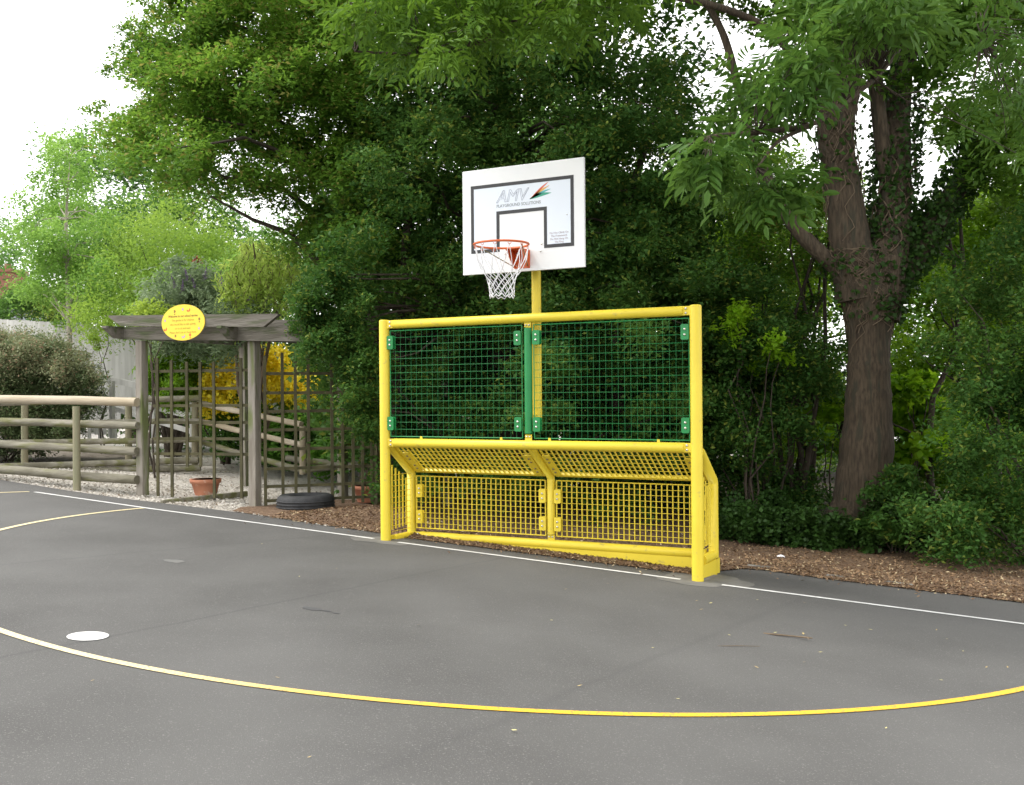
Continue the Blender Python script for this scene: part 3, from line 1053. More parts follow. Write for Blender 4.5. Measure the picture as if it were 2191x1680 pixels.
def beam(name, x0, x1, y, z0, z1, t, cut, parent=perg, m=None, zs=0):
    """plank along x, ends cut so that the top is longer"""
    b = MB()
    P = [(x0 + cut, z0), (x1 - cut, z0 + zs), (x1, z1 - .02 + zs), (x1, z1 + zs), (x0, z1), (x0, z1 - .02)]
    v = [(x, y - t / 2, z) for x, z in P] + [(x, y + t / 2, z) for x, z in P]
    b.add(v, [tuple(range(6)), tuple(range(11, 5, -1))] + [(i, i + 6, (i + 1) % 6 + 6, (i + 1) % 6) for i in range(6)])
    return b.build(name, m or M['timber_x'], parent)


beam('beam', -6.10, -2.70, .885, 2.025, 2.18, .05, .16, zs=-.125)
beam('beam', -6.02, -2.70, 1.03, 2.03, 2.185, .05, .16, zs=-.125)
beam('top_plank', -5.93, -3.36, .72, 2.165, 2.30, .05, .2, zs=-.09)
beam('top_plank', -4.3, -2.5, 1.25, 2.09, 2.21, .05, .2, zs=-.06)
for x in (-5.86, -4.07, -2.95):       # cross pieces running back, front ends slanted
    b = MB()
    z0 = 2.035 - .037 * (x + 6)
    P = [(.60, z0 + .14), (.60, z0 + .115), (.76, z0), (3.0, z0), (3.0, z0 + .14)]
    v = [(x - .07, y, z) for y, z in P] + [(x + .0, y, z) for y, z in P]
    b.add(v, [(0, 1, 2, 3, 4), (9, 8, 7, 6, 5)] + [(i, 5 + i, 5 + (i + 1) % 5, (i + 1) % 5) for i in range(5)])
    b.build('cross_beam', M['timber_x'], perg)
for x in (-5.86, -4.2, -2.6):
    b = MB(); b.box((x, 2.95, (GZ(x, 2.9) + 2.05) / 2), (.1, .1, 2.1)); b.build('post', M['timber'], perg)

sign = thing('garden_sign', (-4.71, .68, 2.17), 'yellow oval welcome sign with butterflies fixed to the pergola plank', 'sign')
b = MB()
SW, SH = .33, .205
q = np.linspace(0, 2 * np.pi, 48, endpoint=False)
SC = np.array([-4.72, .688, 2.168])
b.prism([(SW * math.cos(t), SH * math.sin(t)) for t in q], .008, at(FRONT, SC))
b.build('sign_plate', M['sign'], sign)
FY = SC[1] - .0085
for i, (s_, sz, mm, bo) in enumerate((('Welcome to our school garden', .036, M['ink'], .0007), ('The garden is for children', .033, M['ink2'], 0), ('who would like to talk quietly,', .033, M['ink2'], 0), ('or to sit and read.', .033, M['ink2'], 0), ('Please don\'t run or shout here.', .033, M['ink2'], 0))):
    text('sign_text', s_, sz, (SC[0], FY, SC[2] + .062 - i * .046), mm, sign, bold=bo, wx=.98)
mR, mP, mB_ = mat('sign_red', (.6, .08, .02), rough=.5), mat('sign_lilac', (.42, .3, .5), rough=.5), mat('sign_brown', (.25, .15, .02), rough=.5)


def butterfly(x, z, m, s_=.02, a=.3):
    b = MB()
    for sx, sz in ((-1, 1), (1, 1)):
        b.prism([(0, 0), (sx * s_ * 1.2, s_ * 1.1), (sx * s_ * 1.3, s_ * .2), (sx * s_ * .6, -s_ * .7), (0, -s_ * .3)][::sx], .0008, at(FRONT, (SC[0] + x, FY + .0003, SC[2] + z)) @ np.block([[rotz(a), np.zeros((3, 1))], [np.zeros((1, 3)), 1]]))
    b.build('butterfly_motif', m, sign)


def flower(x, z, m, s_=.014, stem=True):
    b = MB()
    b.prism([(s_ * (1 + .25 * math.cos(5 * t)) * math.cos(t), s_ * (1 + .25 * math.cos(5 * t)) * 1.2 * math.sin(t)) for t in np.linspace(0, 2 * np.pi, 20, endpoint=False)], .0008, at(FRONT, (SC[0] + x, FY + .0003, SC[2] + z)))
    if stem:
        b.prism([(s_ * .6 * math.cos(t), -s_ * 2.3 + s_ * .6 * math.sin(t)) for t in np.linspace(0, 2 * np.pi, 10, endpoint=False)], .0008, at(FRONT, (SC[0] + x, FY + .0003, SC[2] + z)))
    b.build('flower_motif', m, sign)


flower(-.125, .13, mB_); flower(0, .15, mP, .013, False); butterfly(.09, .13, mR); flower(-.275, .03, mP, .012, False)
flower(.25, .03, mB_); butterfly(-.27, -.075, mR); flower(.245, -.075, mP, .013, False); flower(-.115, -.15, mB_, .013, False)
butterfly(.01, -.165, mP); flower(.11, -.145, mR)


def trellis(name, A, B, verts_, zt, zbv, hz, label, zslope=0., post=False):
    """A, B ground points (xy); verts_ fractions along; zt/zbv functions of fraction; hz heights"""
    A = np.array(A, float); B = np.array(B, float)
    d = B - A; Lh = np.linalg.norm(d); ang = math.atan2(d[1], d[0])
    root = thing(name, (A[0], A[1], GZ(*A)), label, 'trellis', 'trellis panels of the pergola')
    nrm = np.array([-d[1], d[0]]) / Lh
    for t in verts_:
        p = A + d * t
        b = MB(); z0, z1 = zbv(t), zt(t)
        b.box((p[0], p[1], (z0 + z1) / 2), (.034, .018, z1 - z0), rotz(ang))
        b.build('upright_lath', M['lath'], root)
    for z in hz:
        b = MB()
        p = (A + B) / 2 + nrm * .02
        b.box((p[0], p[1], z), (Lh, .018, .034), rotz(ang))
        b.build('cross_lath', M['lath'], root)
    return root


A1, B1 = (-5.47, .93), (-4.15, 1.24)
zf = lambda px, py, D=12.2: pt(px, py, D)[2]
trellis('garden_trellis', A1, B1, (.05, .19, .34, .47, .60, .86, .98),
        lambda t: 1.80 - .07 * math.sin(math.pi * t), lambda t: .14 if (t < .3 or t > .8 or .55 < t < .7) else .5,
        [1.63, 1.42, 1.22, 1.02, .83, .65], 'left trellis panel of dark green laths between the two pergola posts')
A2, B2 = (-3.86, 1.06), (-3.03, 1.95)
trellis('garden_trellis', A2, B2, (.0, .16, .28, .40, .62, .72, .82, .91, 1.0),
        lambda t: 1.78 + .08 * math.sin(math.pi * t) - .45 * max(0, t - .45), lambda t: .08,
        [1.58, 1.36, 1.15, .94, .72, .50, .30, .14], 'right trellis panel set back behind the old car tyre')
b = MB(); b.box((-3.0, 2.0, .7), (.06, .06, 1.5)); o = b.build('trellis_post', M['lath'], None, (-3.0, 2.0, GZ(-3, 2)))
tag(o, 'slim mossy post at the end of the right trellis beside the pot', 'post')
b = MB()
a1, a2 = gp(345, 1076), gp(528, 1064)
d = a2 - a1
b.box(((a1 + a2) / 2 + (0, 0, .02)), (np.linalg.norm(d), .05, .07), rotz(math.atan2(d[1], d[0])), .008)
o = b.build('timber_sill', M['log'], None, a1); tag(o, 'low timber sill board lying on gravel beneath the left trellis', 'timber edging')

# ================================================================== LOG FENCES
def fence_log(b, p, q, r0, r1):
    pts = bend(p, q, 0, 7, .0)
    pts += rng.normal(size=pts.shape) * .006
    rr = np.linspace(r0, r1, 7) * rng.uniform(.95, 1.05, 7)
    b.tube(pts, rr, 14)


f1 = thing('log_fence', (-6.6, .72, GZ(-6.6, .7)), 'front post and rail log fence running left from the pergola post', 'fence')
FX0, FX1 = -11.5, -5.62
for (z0, z1, rad, mm) in ((1.27, 1.27, .053, 'log_new'), (.96, .985, .046, 'log'), (.66, .685, .049, 'log'), (.34, .345, .055, 'log')):
    b = MB()
    sl = .03
    fence_log(b, (FX0, .78, z0 + .12 if z0 > 1 else z0 + .14), (FX1, .83, z1 + (.0)), rad, rad)
    b.build('rail', M[mm], f1)
for x, y in ((-6.50, .70), (-8.9, .70)):
    b = MB(); b.tube([(x, y, GZ(x, y) - .05), (x, y, 1.22)], [.046, .044], 14); b.build('post', M['stake'], f1)

f2 = thing('log_fence', (-8.9, 4.0, GZ(-8.9, 4)), 'rear log fence in front of the rounded bush, seen through the front fence', 'fence')
D2 = 15.9
r2e = (445, 16.1); r2s = (-150, 15.6)
for pa, pb_, rad in (((-150, 866), (430, 853), .045), ((-150, 908), (430, 901), .042), ((-150, 950), (430, 941), .045), ((-150, 1004), (425, 985), .05), ((-150, 1020), (430, 1000), .055)):
    b = MB(); fence_log(b, pt(pa[0], pa[1], 15.4), pt(pb_[0], pb_[1], 15.8), rad, rad); b.build('rail', M['log'], f2)
for px, yt, yb in ((53, 862, 995), (275, 858, 992), (417, 860, 990)):
    b = MB(); b.tube([pt(px, yb + 15, 16), pt(px, yt, 16)], .052, 12); b.build('post', M['stake'], f2)

f3 = thing('log_handrail', tuple(pt(560, 1000, 15)), 'diagonal log handrail sloping down past the yellow flowering bush', 'handrail')
for pa, pb_ in (((425, 862, 16.2), (645, 908, 14.6)), ((425, 900, 16.2), (655, 955, 14.6)), ((425, 945, 16.2), (655, 1008, 14.6))):
    b = MB(); fence_log(b, pt(*pa), pt(*pb_), .042, .042); b.build('rail', M['log_new'] if pa[1] < 930 else M['log'], f3)
for px, yt, yb, D in ((520, 888, 965, 15.5), (648, 912, 1015, 14.6)):
    b = MB(); b.tube([pt(px, yb, D), pt(px, yt, D)], .05, 12); b.build('post', M['stake'], f3)
f4 = thing('log_edging', tuple(pt(700, 1010, 14.2)), 'low pale edging logs lying along the gravel behind the right trellis', 'log edging')
for pa, pb_ in (((600, 995, 14.9), (660, 1008, 14.5)), ((650, 1005, 14.5), (860, 985, 14.8)), ((612, 982, 14.9), (850, 1008, 14.2))):
    b = MB(); fence_log(b, pt(*pa), pt(*pb_), .045, .045); b.build('log', M['log'], f4)
f5 = thing('plank_fence', tuple(pt(300, 900, 18)), 'grey plank rail fence descending behind the trellis towards the garden', 'fence')
for (x0, y0, x1, y1, hh) in ((232, 812, 430, 853, 13), (318, 868, 415, 892, 12), (235, 872, 415, 925, 10)):
    b = MB()
    p, q_ = pt(x0, y0, 18), pt(x1, y1, 17)
    d = q_ - p; L = np.linalg.norm(d)
    X_ = d / L; Y_ = np.cross([0, 0, 1.], X_); Y_ /= np.linalg.norm(Y_); Z_ = np.cross(X_, Y_)
    b.box((p + q_) / 2, (L, .03, hh / FPX * 17.5), np.stack([X_, Y_, Z_], 1)); b.build('plank_rail', M['boards'], f5)
for px in (240, 330, 412):
    D = 17.9 - (px - 240) * .005
    b = MB(); b.box((pt(px, 815 + (px - 240) * .2, D) + pt(px, 940, D)) / 2, (.07, .07, 125 / FPX * D)); b.build('post', M['boards'], f5)

# close board fence
f6 = thing('board_fence', tuple(pt(150, 870, 21)), 'tall silver grey close board fence behind the rounded bush', 'fence')
n = 52
ts = np.linspace(0, 1, n)
for i in range(n - 1):
    t = (ts[i] + ts[i + 1]) / 2
    px = -160 + 760 * t; D = 22.5 - 3.5 * t
    top = np.interp(px, [-200, 0, 160, 240, 400, 700], [683, 683, 692, 702, 730, 760])
    p = pt(px, top, D); q_ = pt(px, 905 if px < 250 else 885, D)
    e0 = pt(-160 + 760 * ts[i], 800, 22.5 - 3.5 * ts[i]); e1 = pt(-160 + 760 * ts[i + 1], 800, 22.5 - 3.5 * ts[i + 1])
    d = e1 - e0; ang = math.atan2(d[1], d[0]) + .06
    b = MB(); b.box(((p + q_) / 2)[:3] * np.array([1, 1, 0]) + np.array([0, 0, (p[2] + q_[2]) / 2]), (np.hypot(d[0], d[1]) * 1.04, .02, p[2] - q_[2] + rng.uniform(-.01, .01)), rotz(ang))
    b.build('board', M['boards'], f6)
# low white pickets
pk = thing('picket_fence', tuple(pt(205, 930, 20)), 'low broken white picket fence seen between the rails beside the bush', 'fence')
for px, y0, y1 in ((166, 904, 932), (174, 903, 929), (181, 904, 931), (191, 903, 940), (199, 902, 928), (206, 903, 930), (214, 902, 938), (224, 904, 930), (234, 903, 934), (246, 903, 938)):
    b = MB(); b.box((pt(px, y0, 19.5) + pt(px, y1, 19.5)) / 2, (.07, .02, (y1 - y0) / FPX * 19.5), rotz(.3)); b.build('picket', M['paint_w'], pk)

# pots
def pot(cx, cy, z, r1, h_, label, plant=None):
    root = thing('flower_pot', (cx, cy, z), label, 'flower pot', 'terracotta flower pots')
    b = MB()
    b.tube([(cx, cy, z), (cx, cy, z + .01), (cx, cy, z + h_ * .74), (cx, cy, z + h_ * .75), (cx, cy, z + h_), (cx, cy, z + h_), (cx, cy, z + h_ * .8)],
           [r1 * .68, r1 * .7, r1 * .92, r1 * 1.0, r1 * 1.04, r1 * .92, r1 * .88], 32, caps=True)
    b.build('pot', M['terra'], root)
    b = MB(); b.tube([(cx, cy, z + h_ * .8), (cx, cy, z + h_ * .86)], [r1 * .89, r1 * .86], 24); b.build('soil', M['soilpot'], root)
    return root


pp = gp(440, 1059)
pot(pp[0], pp[1], GZ(pp[0], pp[1]), .185, .20, 'terracotta pot on gravel behind the left trellis')
pp = gp(792, 1080)
p2_ = pot(pp[0] + .05, pp[1] - .1, GZ(pp[0], pp[1]) + .05, .20, .2, 'terracotta pot with a twiggy plant by the goal post')
b = MB()
for i in range(9):
    a_ = rng.uniform(0, 6.28)
    b.tube(bend((pp[0] + .05, pp[1] - .1, GZ(pp[0], pp[1]) + .2), (pp[0] + .05 + .25 * math.cos(a_), pp[1] - .1 + .25 * math.sin(a_), GZ(pp[0], pp[1]) + rng.uniform(.45, .75)), .0, 5, .04), np.linspace(.004, .0015, 5), 4)
b.build('dry_stems', M['vine'], p2_)

# tyre lying on its side
tp = np.array([-3.42, 1.22]); tz = GZ(*tp)
b = MB()
prof = [(.17, .02), (.19, 0), (.29, 0), (.325, .03), (.335, .075), (.335, .135), (.325, .18), (.29, .205), (.20, .205), (.17, .185), (.165, .10)]
n = 64
V = []
for i in range(n):
    t = 2 * math.pi * i / n
    for k, (r_, z) in enumerate(prof):
        rr = r_ * .95
        if k in (4, 5) and i % 2: rr -= .006
        V.append((tp[0] + rr * math.cos(t), tp[1] + rr * math.sin(t), tz + z * .88 + .01))
F = []
m_ = len(prof)
for i in range(n):
    for k in range(m_):
        F.append((i * m_ + k, ((i + 1) % n) * m_ + k, ((i + 1) % n) * m_ + (k + 1) % m_, i * m_ + (k + 1) % m_))
b.add(V, F, True)
# raised tread ribs
for z in (.062, .095, .128):
    b.tube(np.array([(tp[0] + .321 * math.cos(t), tp[1] + .321 * math.sin(t), tz + z) for t in np.linspace(0, 2 * math.pi, 65)]), .007, 5, caps=False)
o = b.build('car_tyre', M['rubber'], None, (tp[0], tp[1], tz)); tag(o, 'black car tyre lying flat on the mulch in front of the right trellis', 'tyre')

# house far left
hs = thing('house', tuple(pt(0, 660, 30)), 'brick house far left, only its chimney and grey roof above the fence', 'house')
b = MB()
c = pt(5, 640, 30); b.box((c[0], c[1], c[2]), (1.0, .8, 1.5), rotz(.4)); b.box((c[0], c[1], c[2] + .78), (1.1, .9, .1), rotz(.4)); b.build('chimney', M['brick'], hs)
for dx in (-.2, .25):
    b = MB(); b.tube([(c[0] + dx, c[1], c[2] + .8), (c[0] + dx, c[1], c[2] + 1.0)], [.1, .08], 12); b.build('chimney_pot', M['brick'], hs)
b = MB()
c = pt(-10, 690, 31)
v = [(c[0] - 5, c[1] - 3, c[2] - .6), (c[0] + 2.2, c[1] - 3, c[2] - .6), (c[0] + 2.2, c[1] + 3, c[2] - .6), (c[0] - 5, c[1] + 3, c[2] - .6), (c[0] - 4, c[1], c[2] + .9), (c[0] + 1.3, c[1], c[2] + .9)]
b.add(v, [(0, 1, 5, 4), (1, 2, 5), (2, 3, 4, 5), (3, 0, 4), (3, 2, 1, 0)]); b.build('roof', M['slate'], hs)
b = MB(); b.box((c[0] - 1.4, c[1], (c[2] - .6) - .6), (6.6, 5.4, 1.2)); b.build('wall', M['brick'], hs)

# ================================================================== VEGETATION
def bush(name, poly, D, thick, n, per, rad, size, m, label, cat, stems=12, group=None, extra=(), base=None, barkm=None, **kw):
    V, F, c = canopy(poly, D, thick, n, per, rad, size, **kw)
    if base is None:
        xy = c.mean(0)[:2]
        base = np.array([xy[0], xy[1], float(gh(xy[0], xy[1]))])
    root = thing(name, tuple(base), label, cat, group)
    npmesh('foliage', V, F, m, root)
    for (nm, e, mm) in extra:
        V, F, _ = canopy(**e)
        npmesh(nm, V, F, mm, root)
    if stems:
        b = MB()
        for T_ in c[rng.choice(len(c), min(stems, len(c)), replace=False)]:
            s0 = base + np.array([rng.normal() * .07, rng.normal() * .07, -.03])
            L = np.linalg.norm(T_ - s0)
            b.tube(bend(s0, T_, .1, 6, .03), np.linspace(.007 * L ** .5 + .005 + (.012 * L ** .5 if L > 3 else 0), .004, 6), 5, caps=False)
        b.build('stem', barkm or M['bark_d'], root)
    return root


# --- far tree at the extreme left edge
bush('distant_tree', [(-120, 640), (-120, 440), (-20, 430), (8, 460), (10, 490), (-5, 520), (-10, 640)], 34, 3, 60, 150, .8, .12, M['L_far'], 'dark distant tree cut off by the left edge above the house', 'tree', 6)
# --- low greenery above the fence, far left
bush('garden_shrub', [(-120, 675), (-120, 640), (0, 630), (60, 640), (120, 615), (130, 675)], 24, 1.6, 110, 100, .32, .09, M['L_far'], 'green shrub over the board fence below the chimney', 'shrub', 6,
     extra=[('foliage_tip', dict(poly=[(-60, 640), (10, 640), (110, 640), (120, 670), (-60, 670)], D=23.2, thick=1, n=24, per=60, rad=.3, size=.07), M['L_curly'])])
# --- darker tree behind the birch
tb = pt(300, 900, 26)
bush('background_tree', [(60, 600), (35, 520), (90, 430), (130, 360), (190, 290), (230, 270), (330, 240), (400, 310), (450, 400), (540, 500), (620, 580), (600, 690), (60, 690)], 26, 3.5, 330, 130, .62, .13, M['L_far'],
     'broad mid green tree standing far behind the slender birch', 'tree', 26, holes=((150, 560, 14), (60, 600, 12), (120, 610, 12)), amp=1.6, sc=200, seed=4, base=np.array([tb[0], tb[1], .2]))
# --- birch
bb = pt(150, 830, 20.5)
broot = thing('birch_tree', (bb[0], bb[1], .24), 'slender pale birch with a thin light trunk rising behind the board fence', 'tree')
V, F, c = canopy([(70, 640), (60, 560), (35, 540), (70, 430), (85, 360), (105, 310), (135, 280), (175, 285), (230, 340), (240, 430), (262, 520), (250, 640), (170, 690), (100, 680)], 20.5, 2.2, 250, 80, .30, .075, amp=.6, seed=9, droop=.8, asp=.55)
npmesh('crown', V, F, M['L_birch'], broot)
b = MB(); trk = np.array([(bb[0], bb[1], .2)] + [pt(px, py, 20.3) for px, py in ((148, 690), (143, 560), (141, 470), (146, 390), (150, 340))])
b.tube(trk, [.055, .05, .04, .03, .015, .006], 10)
limbs(b, trk, c[:40], .016, .003)
b.build('trunk', M['birch'], broot)
# --- light green willow shrubs
bush('willow_shrub', [(195, 672), (212, 600), (250, 520), (300, 470), (360, 450), (420, 490), (480, 520), (540, 560), (560, 620), (480, 672)], 19, 2.4, 330, 110, .34, .075, M['L_willow'],
     'feathery light green willow shrub right of the birch, above the fence', 'shrub', 22, seed=12, droop=.9, asp=.35, flat=1.1, amp=.9, sc=120)
bush('willow_shrub', [(300, 690), (330, 620), (380, 580), (420, 570), (560, 580), (640, 640), (640, 700), (560, 740)], 17.6, 1.5, 120, 120, .35, .06, M['L_birch'],
     'low soft green shrub behind the pergola, half hidden by the buddleia', 'shrub', 8, seed=15, droop=.4)
# --- curly willow: hanging yellow-green strands
cw = pt(540, 900, 15.8)
croot = thing('curly_willow', (cw[0], cw[1], .2), 'yellow green weeping willow with twisted strands right above the pergola plank', 'tree')
b = MB(); hp = []
for i in range(120):
    px0, py0 = rng.uniform(470, 640), rng.uniform(515, 610) + 0
    if px0 < 520: py0 += 35
    Ls = rng.uniform(50, 130)
    D = 14.6 + rng.uniform(-.6, .6)
    pts_ = [pt(px0 + 7 * math.sin(k * 1.7 + i) - k * 1.5, py0 + Ls * k / 5, D) for k in range(6)]
    b.tube(pts_, .004, 4, caps=False)
    pa_ = np.array(pts_)
    tt = rng.uniform(0, 5, 46); k0 = np.floor(tt).astype(int).clip(0, 4); fr = (tt - k0)[:, None]
    hp.append(pa_[k0] * (1 - fr) + pa_[k0 + 1] * fr + rng.normal(size=(46, 3)) * .035)
for i in range(10):
    b.tube(bend((cw[0], cw[1], .2), hp[i * 6][0], .1, 6, .03), np.linspace(.04, .008, 6), 6)
b.build('trunk', M['vine'], croot)
V, F = leaf_geo(np.concatenate(hp), .10, 0, .3, 1.2)
npmesh('crown', V, F, M['L_curly'], croot)
# --- buddleia
bd = bush('buddleia', [(350, 640), (370, 605), (410, 590), (450, 598), (500, 620), (530, 650), (525, 690), (480, 760), (400, 770), (330, 740), (350, 690)], 15.2, 1.3, 190, 110, .26, .085, M['L_budd'],
          'grey green buddleia with purple flower spikes behind the oval sign', 'shrub', 0, seed=21, asp=.28)
b = [];
for px, py in ((402, 600), (418, 612), (436, 596), (515, 668), (527, 655), (375, 612), (470, 612), (390, 622)):
    p = pt(px, py, 14.5); k = 130
    t = rng.uniform(0, 1, k)
    q_ = p + np.stack([.10 * t, .0 * t, -.02 + .18 * t], 1) * np.array([rng.uniform(-1, 1), 1, 1]) + rng.normal(size=(k, 3)) * (.018 * (1.1 - t))[:, None]
    b.append(leaf_geo(q_, .018, .2, .8))
V, F = join(b); npmesh('flower_spike', V, F, M['L_purple'], bd)
bush('lime_shrub', [(285, 680), (300, 655), (340, 645), (355, 650), (350, 690), (300, 690)], 14.5, .8, 40, 130, .18, .05, M['L_lime'], 'small lime green shrub peeping over the pergola left of the sign', 'shrub', 4)
bush('climbing_plant', [(160, 695), (165, 680), (235, 690), (230, 712), (205, 745), (190, 730), (180, 705)], 19.2, .5, 14, 60, .09, .06, M['L_lime'], 'pale green climber spilling over the board fence', 'climber', 3, flat=1)
# --- red rose hints
bush('red_rose', [(415, 565), (420, 555), (425, 565)], 17, .3, 3, 40, .06, .04, mat('rose_red', (.3, .03, .03), (.4, .06, .05), 20, .6), 'small dark red blooms above the buddleia', 'flower', 3)
# --- rounded olive bush
bx = [(-120, 722), (0, 720), (60, 726), (120, 740), (165, 772), (195, 812), (212, 855), (200, 885), (150, 920), (60, 960), (-120, 970)]
bush('rounded_bush', bx, 17.6, 1.8, 1300, 110, .19, .052, M['L_bush'], 'large rounded grey olive bush behind the log fences at left', 'bush', 14, seed=31, amp=.35, sc=240, asp=.5,
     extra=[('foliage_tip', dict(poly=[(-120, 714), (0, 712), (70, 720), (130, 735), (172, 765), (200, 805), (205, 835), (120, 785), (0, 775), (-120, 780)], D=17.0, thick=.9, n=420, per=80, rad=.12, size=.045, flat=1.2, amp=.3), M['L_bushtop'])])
# --- bamboo-like greenery and dark conifer behind left trellis
bush('bamboo', [(310, 850), (310, 790), (330, 770), (380, 752), (430, 760), (450, 780), (420, 820), (400, 850), (380, 860)], 16.4, .8, 130, 110, .15, .10, M['L_bright'],
     'bright leafy bamboo clump behind the left trellis', 'shrub', 0, seed=33, asp=.22, droop=.6, amp=.3)
bush('conifer', [(322, 735), (335, 728), (440, 728), (520, 735), (510, 745), (430, 750), (335, 750)], 16.6, .6, 48, 110, .13, .06, M['L_dark'], 'dark blue green conifer spray under the pergola beam', 'shrub', 0, asp=.25, droop=1)
# --- yellow flowering bush
yb = bush('yellow_bush', [(430, 880), (430, 820), (470, 775), (530, 750), (600, 745), (640, 780), (690, 820), (690, 870), (640, 890), (560, 880), (520, 900), (450, 905)], 17.2, 1.0, 230, 100, .17, .055, M['L_bright'],
          'bush covered in bright yellow flowers behind the trellis', 'bush', 2, seed=35, amp=.3,
          extra=[('blossom', dict(poly=[(432, 868), (430, 825), (470, 775), (530, 752), (600, 748), (640, 785), (672, 830), (670, 868), (600, 850), (540, 870), (450, 880)], D=16.35, thick=.5, n=540, per=12, rad=.09, size=.062, asp=.95, amp=.3, flat=1.1, up=.2), M['L_yellow'])])
# --- vegetable patch
bush('leafy_plants', [(560, 1000), (570, 930), (620, 898), (700, 890), (800, 905), (820, 960), (770, 985), (700, 1000), (640, 985)], 16.4, 1.6, 170, 90, .2, .095, M['L_veg'], 'bright green leafy vegetable plants beyond the right trellis', 'plants', 0, seed=37, asp=.7, up=1.6)
bush('low_plants', [(440, 915), (520, 900), (600, 930), (600, 985), (480, 960)], 17.5, 1.0, 60, 90, .2, .07, M['L_far'], 'low green planting beneath the yellow flowering bush', 'plants', 0)
# garden back hedge closing off the view below the crowns
bush('back_hedge', [(200, 900), (230, 720), (400, 700), (640, 690), (900, 700), (900, 960), (600, 950)], 22, 1.6, 330, 110, .45, .11, M['L_far'], 'continuous green hedge closing the back of the garden', 'hedge', 10, seed=39)

# --- A: hawthorn sweeping to the left
HB = np.array([pt(800, 900, 14.2)[0], pt(800, 900, 14.2)[1], 0]); HB[2] = GZ(HB[0], HB[1])
haw = thing('hawthorn_tree', tuple(HB), 'large hawthorn whose layered branches sweep out to the left against the white sky', 'tree')
polyA = [(345, -60), (322, 20), (318, 80), (285, 115), (300, 150), (232, 165), (300, 190), (262, 245), (330, 262), (180, 268), (250, 300), (330, 345), (400, 395), (450, 415), (480, 450), (560, 470), (610, 510), (690, 550), (760, 590), (820, 640), (840, 300), (800, 60), (740, -60)]
holesA = [(383, 290, 38), (350, 275, 14), (405, 265, 12), (468, 350, 46), (600, 450, 54), (560, 420, 28), (515, 425, 36), (680, 425, 28), (640, 380, 16), (500, 300, 16), (560, 285, 18), (450, 60, 14), (520, 60, 14), (580, 100, 12), (620, 40, 10), (700, 330, 14), (430, 150, 12), (340, 190, 10), (640, 110, 14), (740, 440, 12), (380, 220, 10), (540, 200, 12)]
swp = unit(-RV * .9 - np.array([0, 0, .35]))
V1_ = canopy(polyA, 13.4, 2.2, 1320, 100, .22, .07, holes=holesA, amp=.9, sc=150, seed=41, sweep=swp, up=1.1)
V2_ = canopy([(345, -60), (300, -400), (900, -400), (800, -60)], 14.5, 3, 110, 80, .4, .11, amp=.6, sweep=swp)
# thin sprays poking out of the left outline
V3_ = canopy([(250, 60), (300, 10), (330, 90), (290, 170), (225, 175), (190, 270), (150, 265), (210, 150)], 13.4, 1.2, 30, 26, .09, .055, sweep=swp)
V, F = join([V1_[:2], V2_[:2], V3_[:2]])
npmesh('crown', V, F, M['L_maple'], haw)
b = MB()
trk = np.array([HB, pt(800, 760, 14.1), pt(790, 600, 14.0), pt(770, 420, 13.9), pt(760, 250, 13.9), pt(740, 50, 14), pt(720, -200, 14)])
b.tube(trk, [.22, .19, .17, .14, .11, .08, .05], 12)
limbs(b, trk, V1_[2][:60], .05, .005)
for P_ in (((780, 560, 13.9), (690, 470, 13.6), (600, 400, 13.4), (480, 380, 13.2), (370, 330, 13)), ((775, 460, 13.9), (680, 330, 13.6), (560, 230, 13.4), (430, 180, 13.2), (300, 165, 13)), ((765, 620, 13.9), (700, 580, 13.6), (620, 500, 13.3), (540, 470, 13.2), (450, 420, 13.1)), ((750, 260, 13.9), (650, 130, 13.6), (520, 60, 13.4), (380, 20, 13.2))):
    q_ = np.array([pt(*p) for p in P_]); b.tube(q_, np.linspace(.065, .012, len(q_)), 8)
b.build('trunk', M['bark_d'], haw)

# --- F: dark dense tree behind the goal
FB = np.array([pt(1080, 900, 12.8)[0], pt(1080, 900, 12.8)[1], 0]); FB[2] = GZ(FB[0], FB[1])
fd = thing('dense_tree', tuple(FB), 'dense dark green tree filling the view directly behind the goal and backboard', 'tree')
polyF = [(705, 760), (695, 640), (715, 570), (745, 450), (755, 350), (790, 150), (850, 40), (1000, 10), (1350, 10), (1440, 120), (1470, 250), (1500, 400), (1530, 560), (1560, 800), (1560, 1120), (1530, 1150), (1300, 1080), (1100, 1050), (900, 1040), (830, 1045), (815, 960), (790, 900), (740, 800)]
holF = [(1420, 170, 18), (1450, 290, 12), (1400, 60, 12), (1200, 60, 9), (1150, 130, 7), (1330, 180, 8), (820, 350, 7), (1080, 150, 8)]
VF1 = canopy(polyF, 11.9, 1.5, 1380, 110, .22, .062, holes=holF, amp=.8, sc=190, seed=51)
VF2 = canopy(polyF, 13.4, 1.8, 780, 100, .42, .10, amp=.4, seed=52, holes=holF)
VF5 = canopy([(800, 1040), (800, 560), (1540, 520), (1560, 1060)], 14.8, 1.2, 420, 90, .42, .13, seed=58)
VF3 = canopy([(640, 20), (700, -900), (1500, -900), (1420, 60)], 13, 3.6, 300, 80, .5, .14, amp=.6)
VF4 = canopy([(622, 700), (640, 620), (700, 570), (795, 600), (808, 760), (805, 960), (792, 970), (782, 920), (760, 860), (738, 800), (705, 765), (655, 735)], 11.0, .7, 290, 100, .13, .05, amp=.35, sc=120, seed=55, droop=.5)
V, F = join([q_[:2] for q_ in (VF1, VF2, VF3, VF4, VF5)])
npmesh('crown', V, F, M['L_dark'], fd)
b = MB()
trk = np.array([FB, pt(1075, 760, 12.9), pt(1060, 560, 12.9), pt(1080, 350, 13), pt(1070, 150, 13), pt(1090, -100, 13)])
b.tube(trk, [.24, .2, .17, .15, .12, .07], 12)
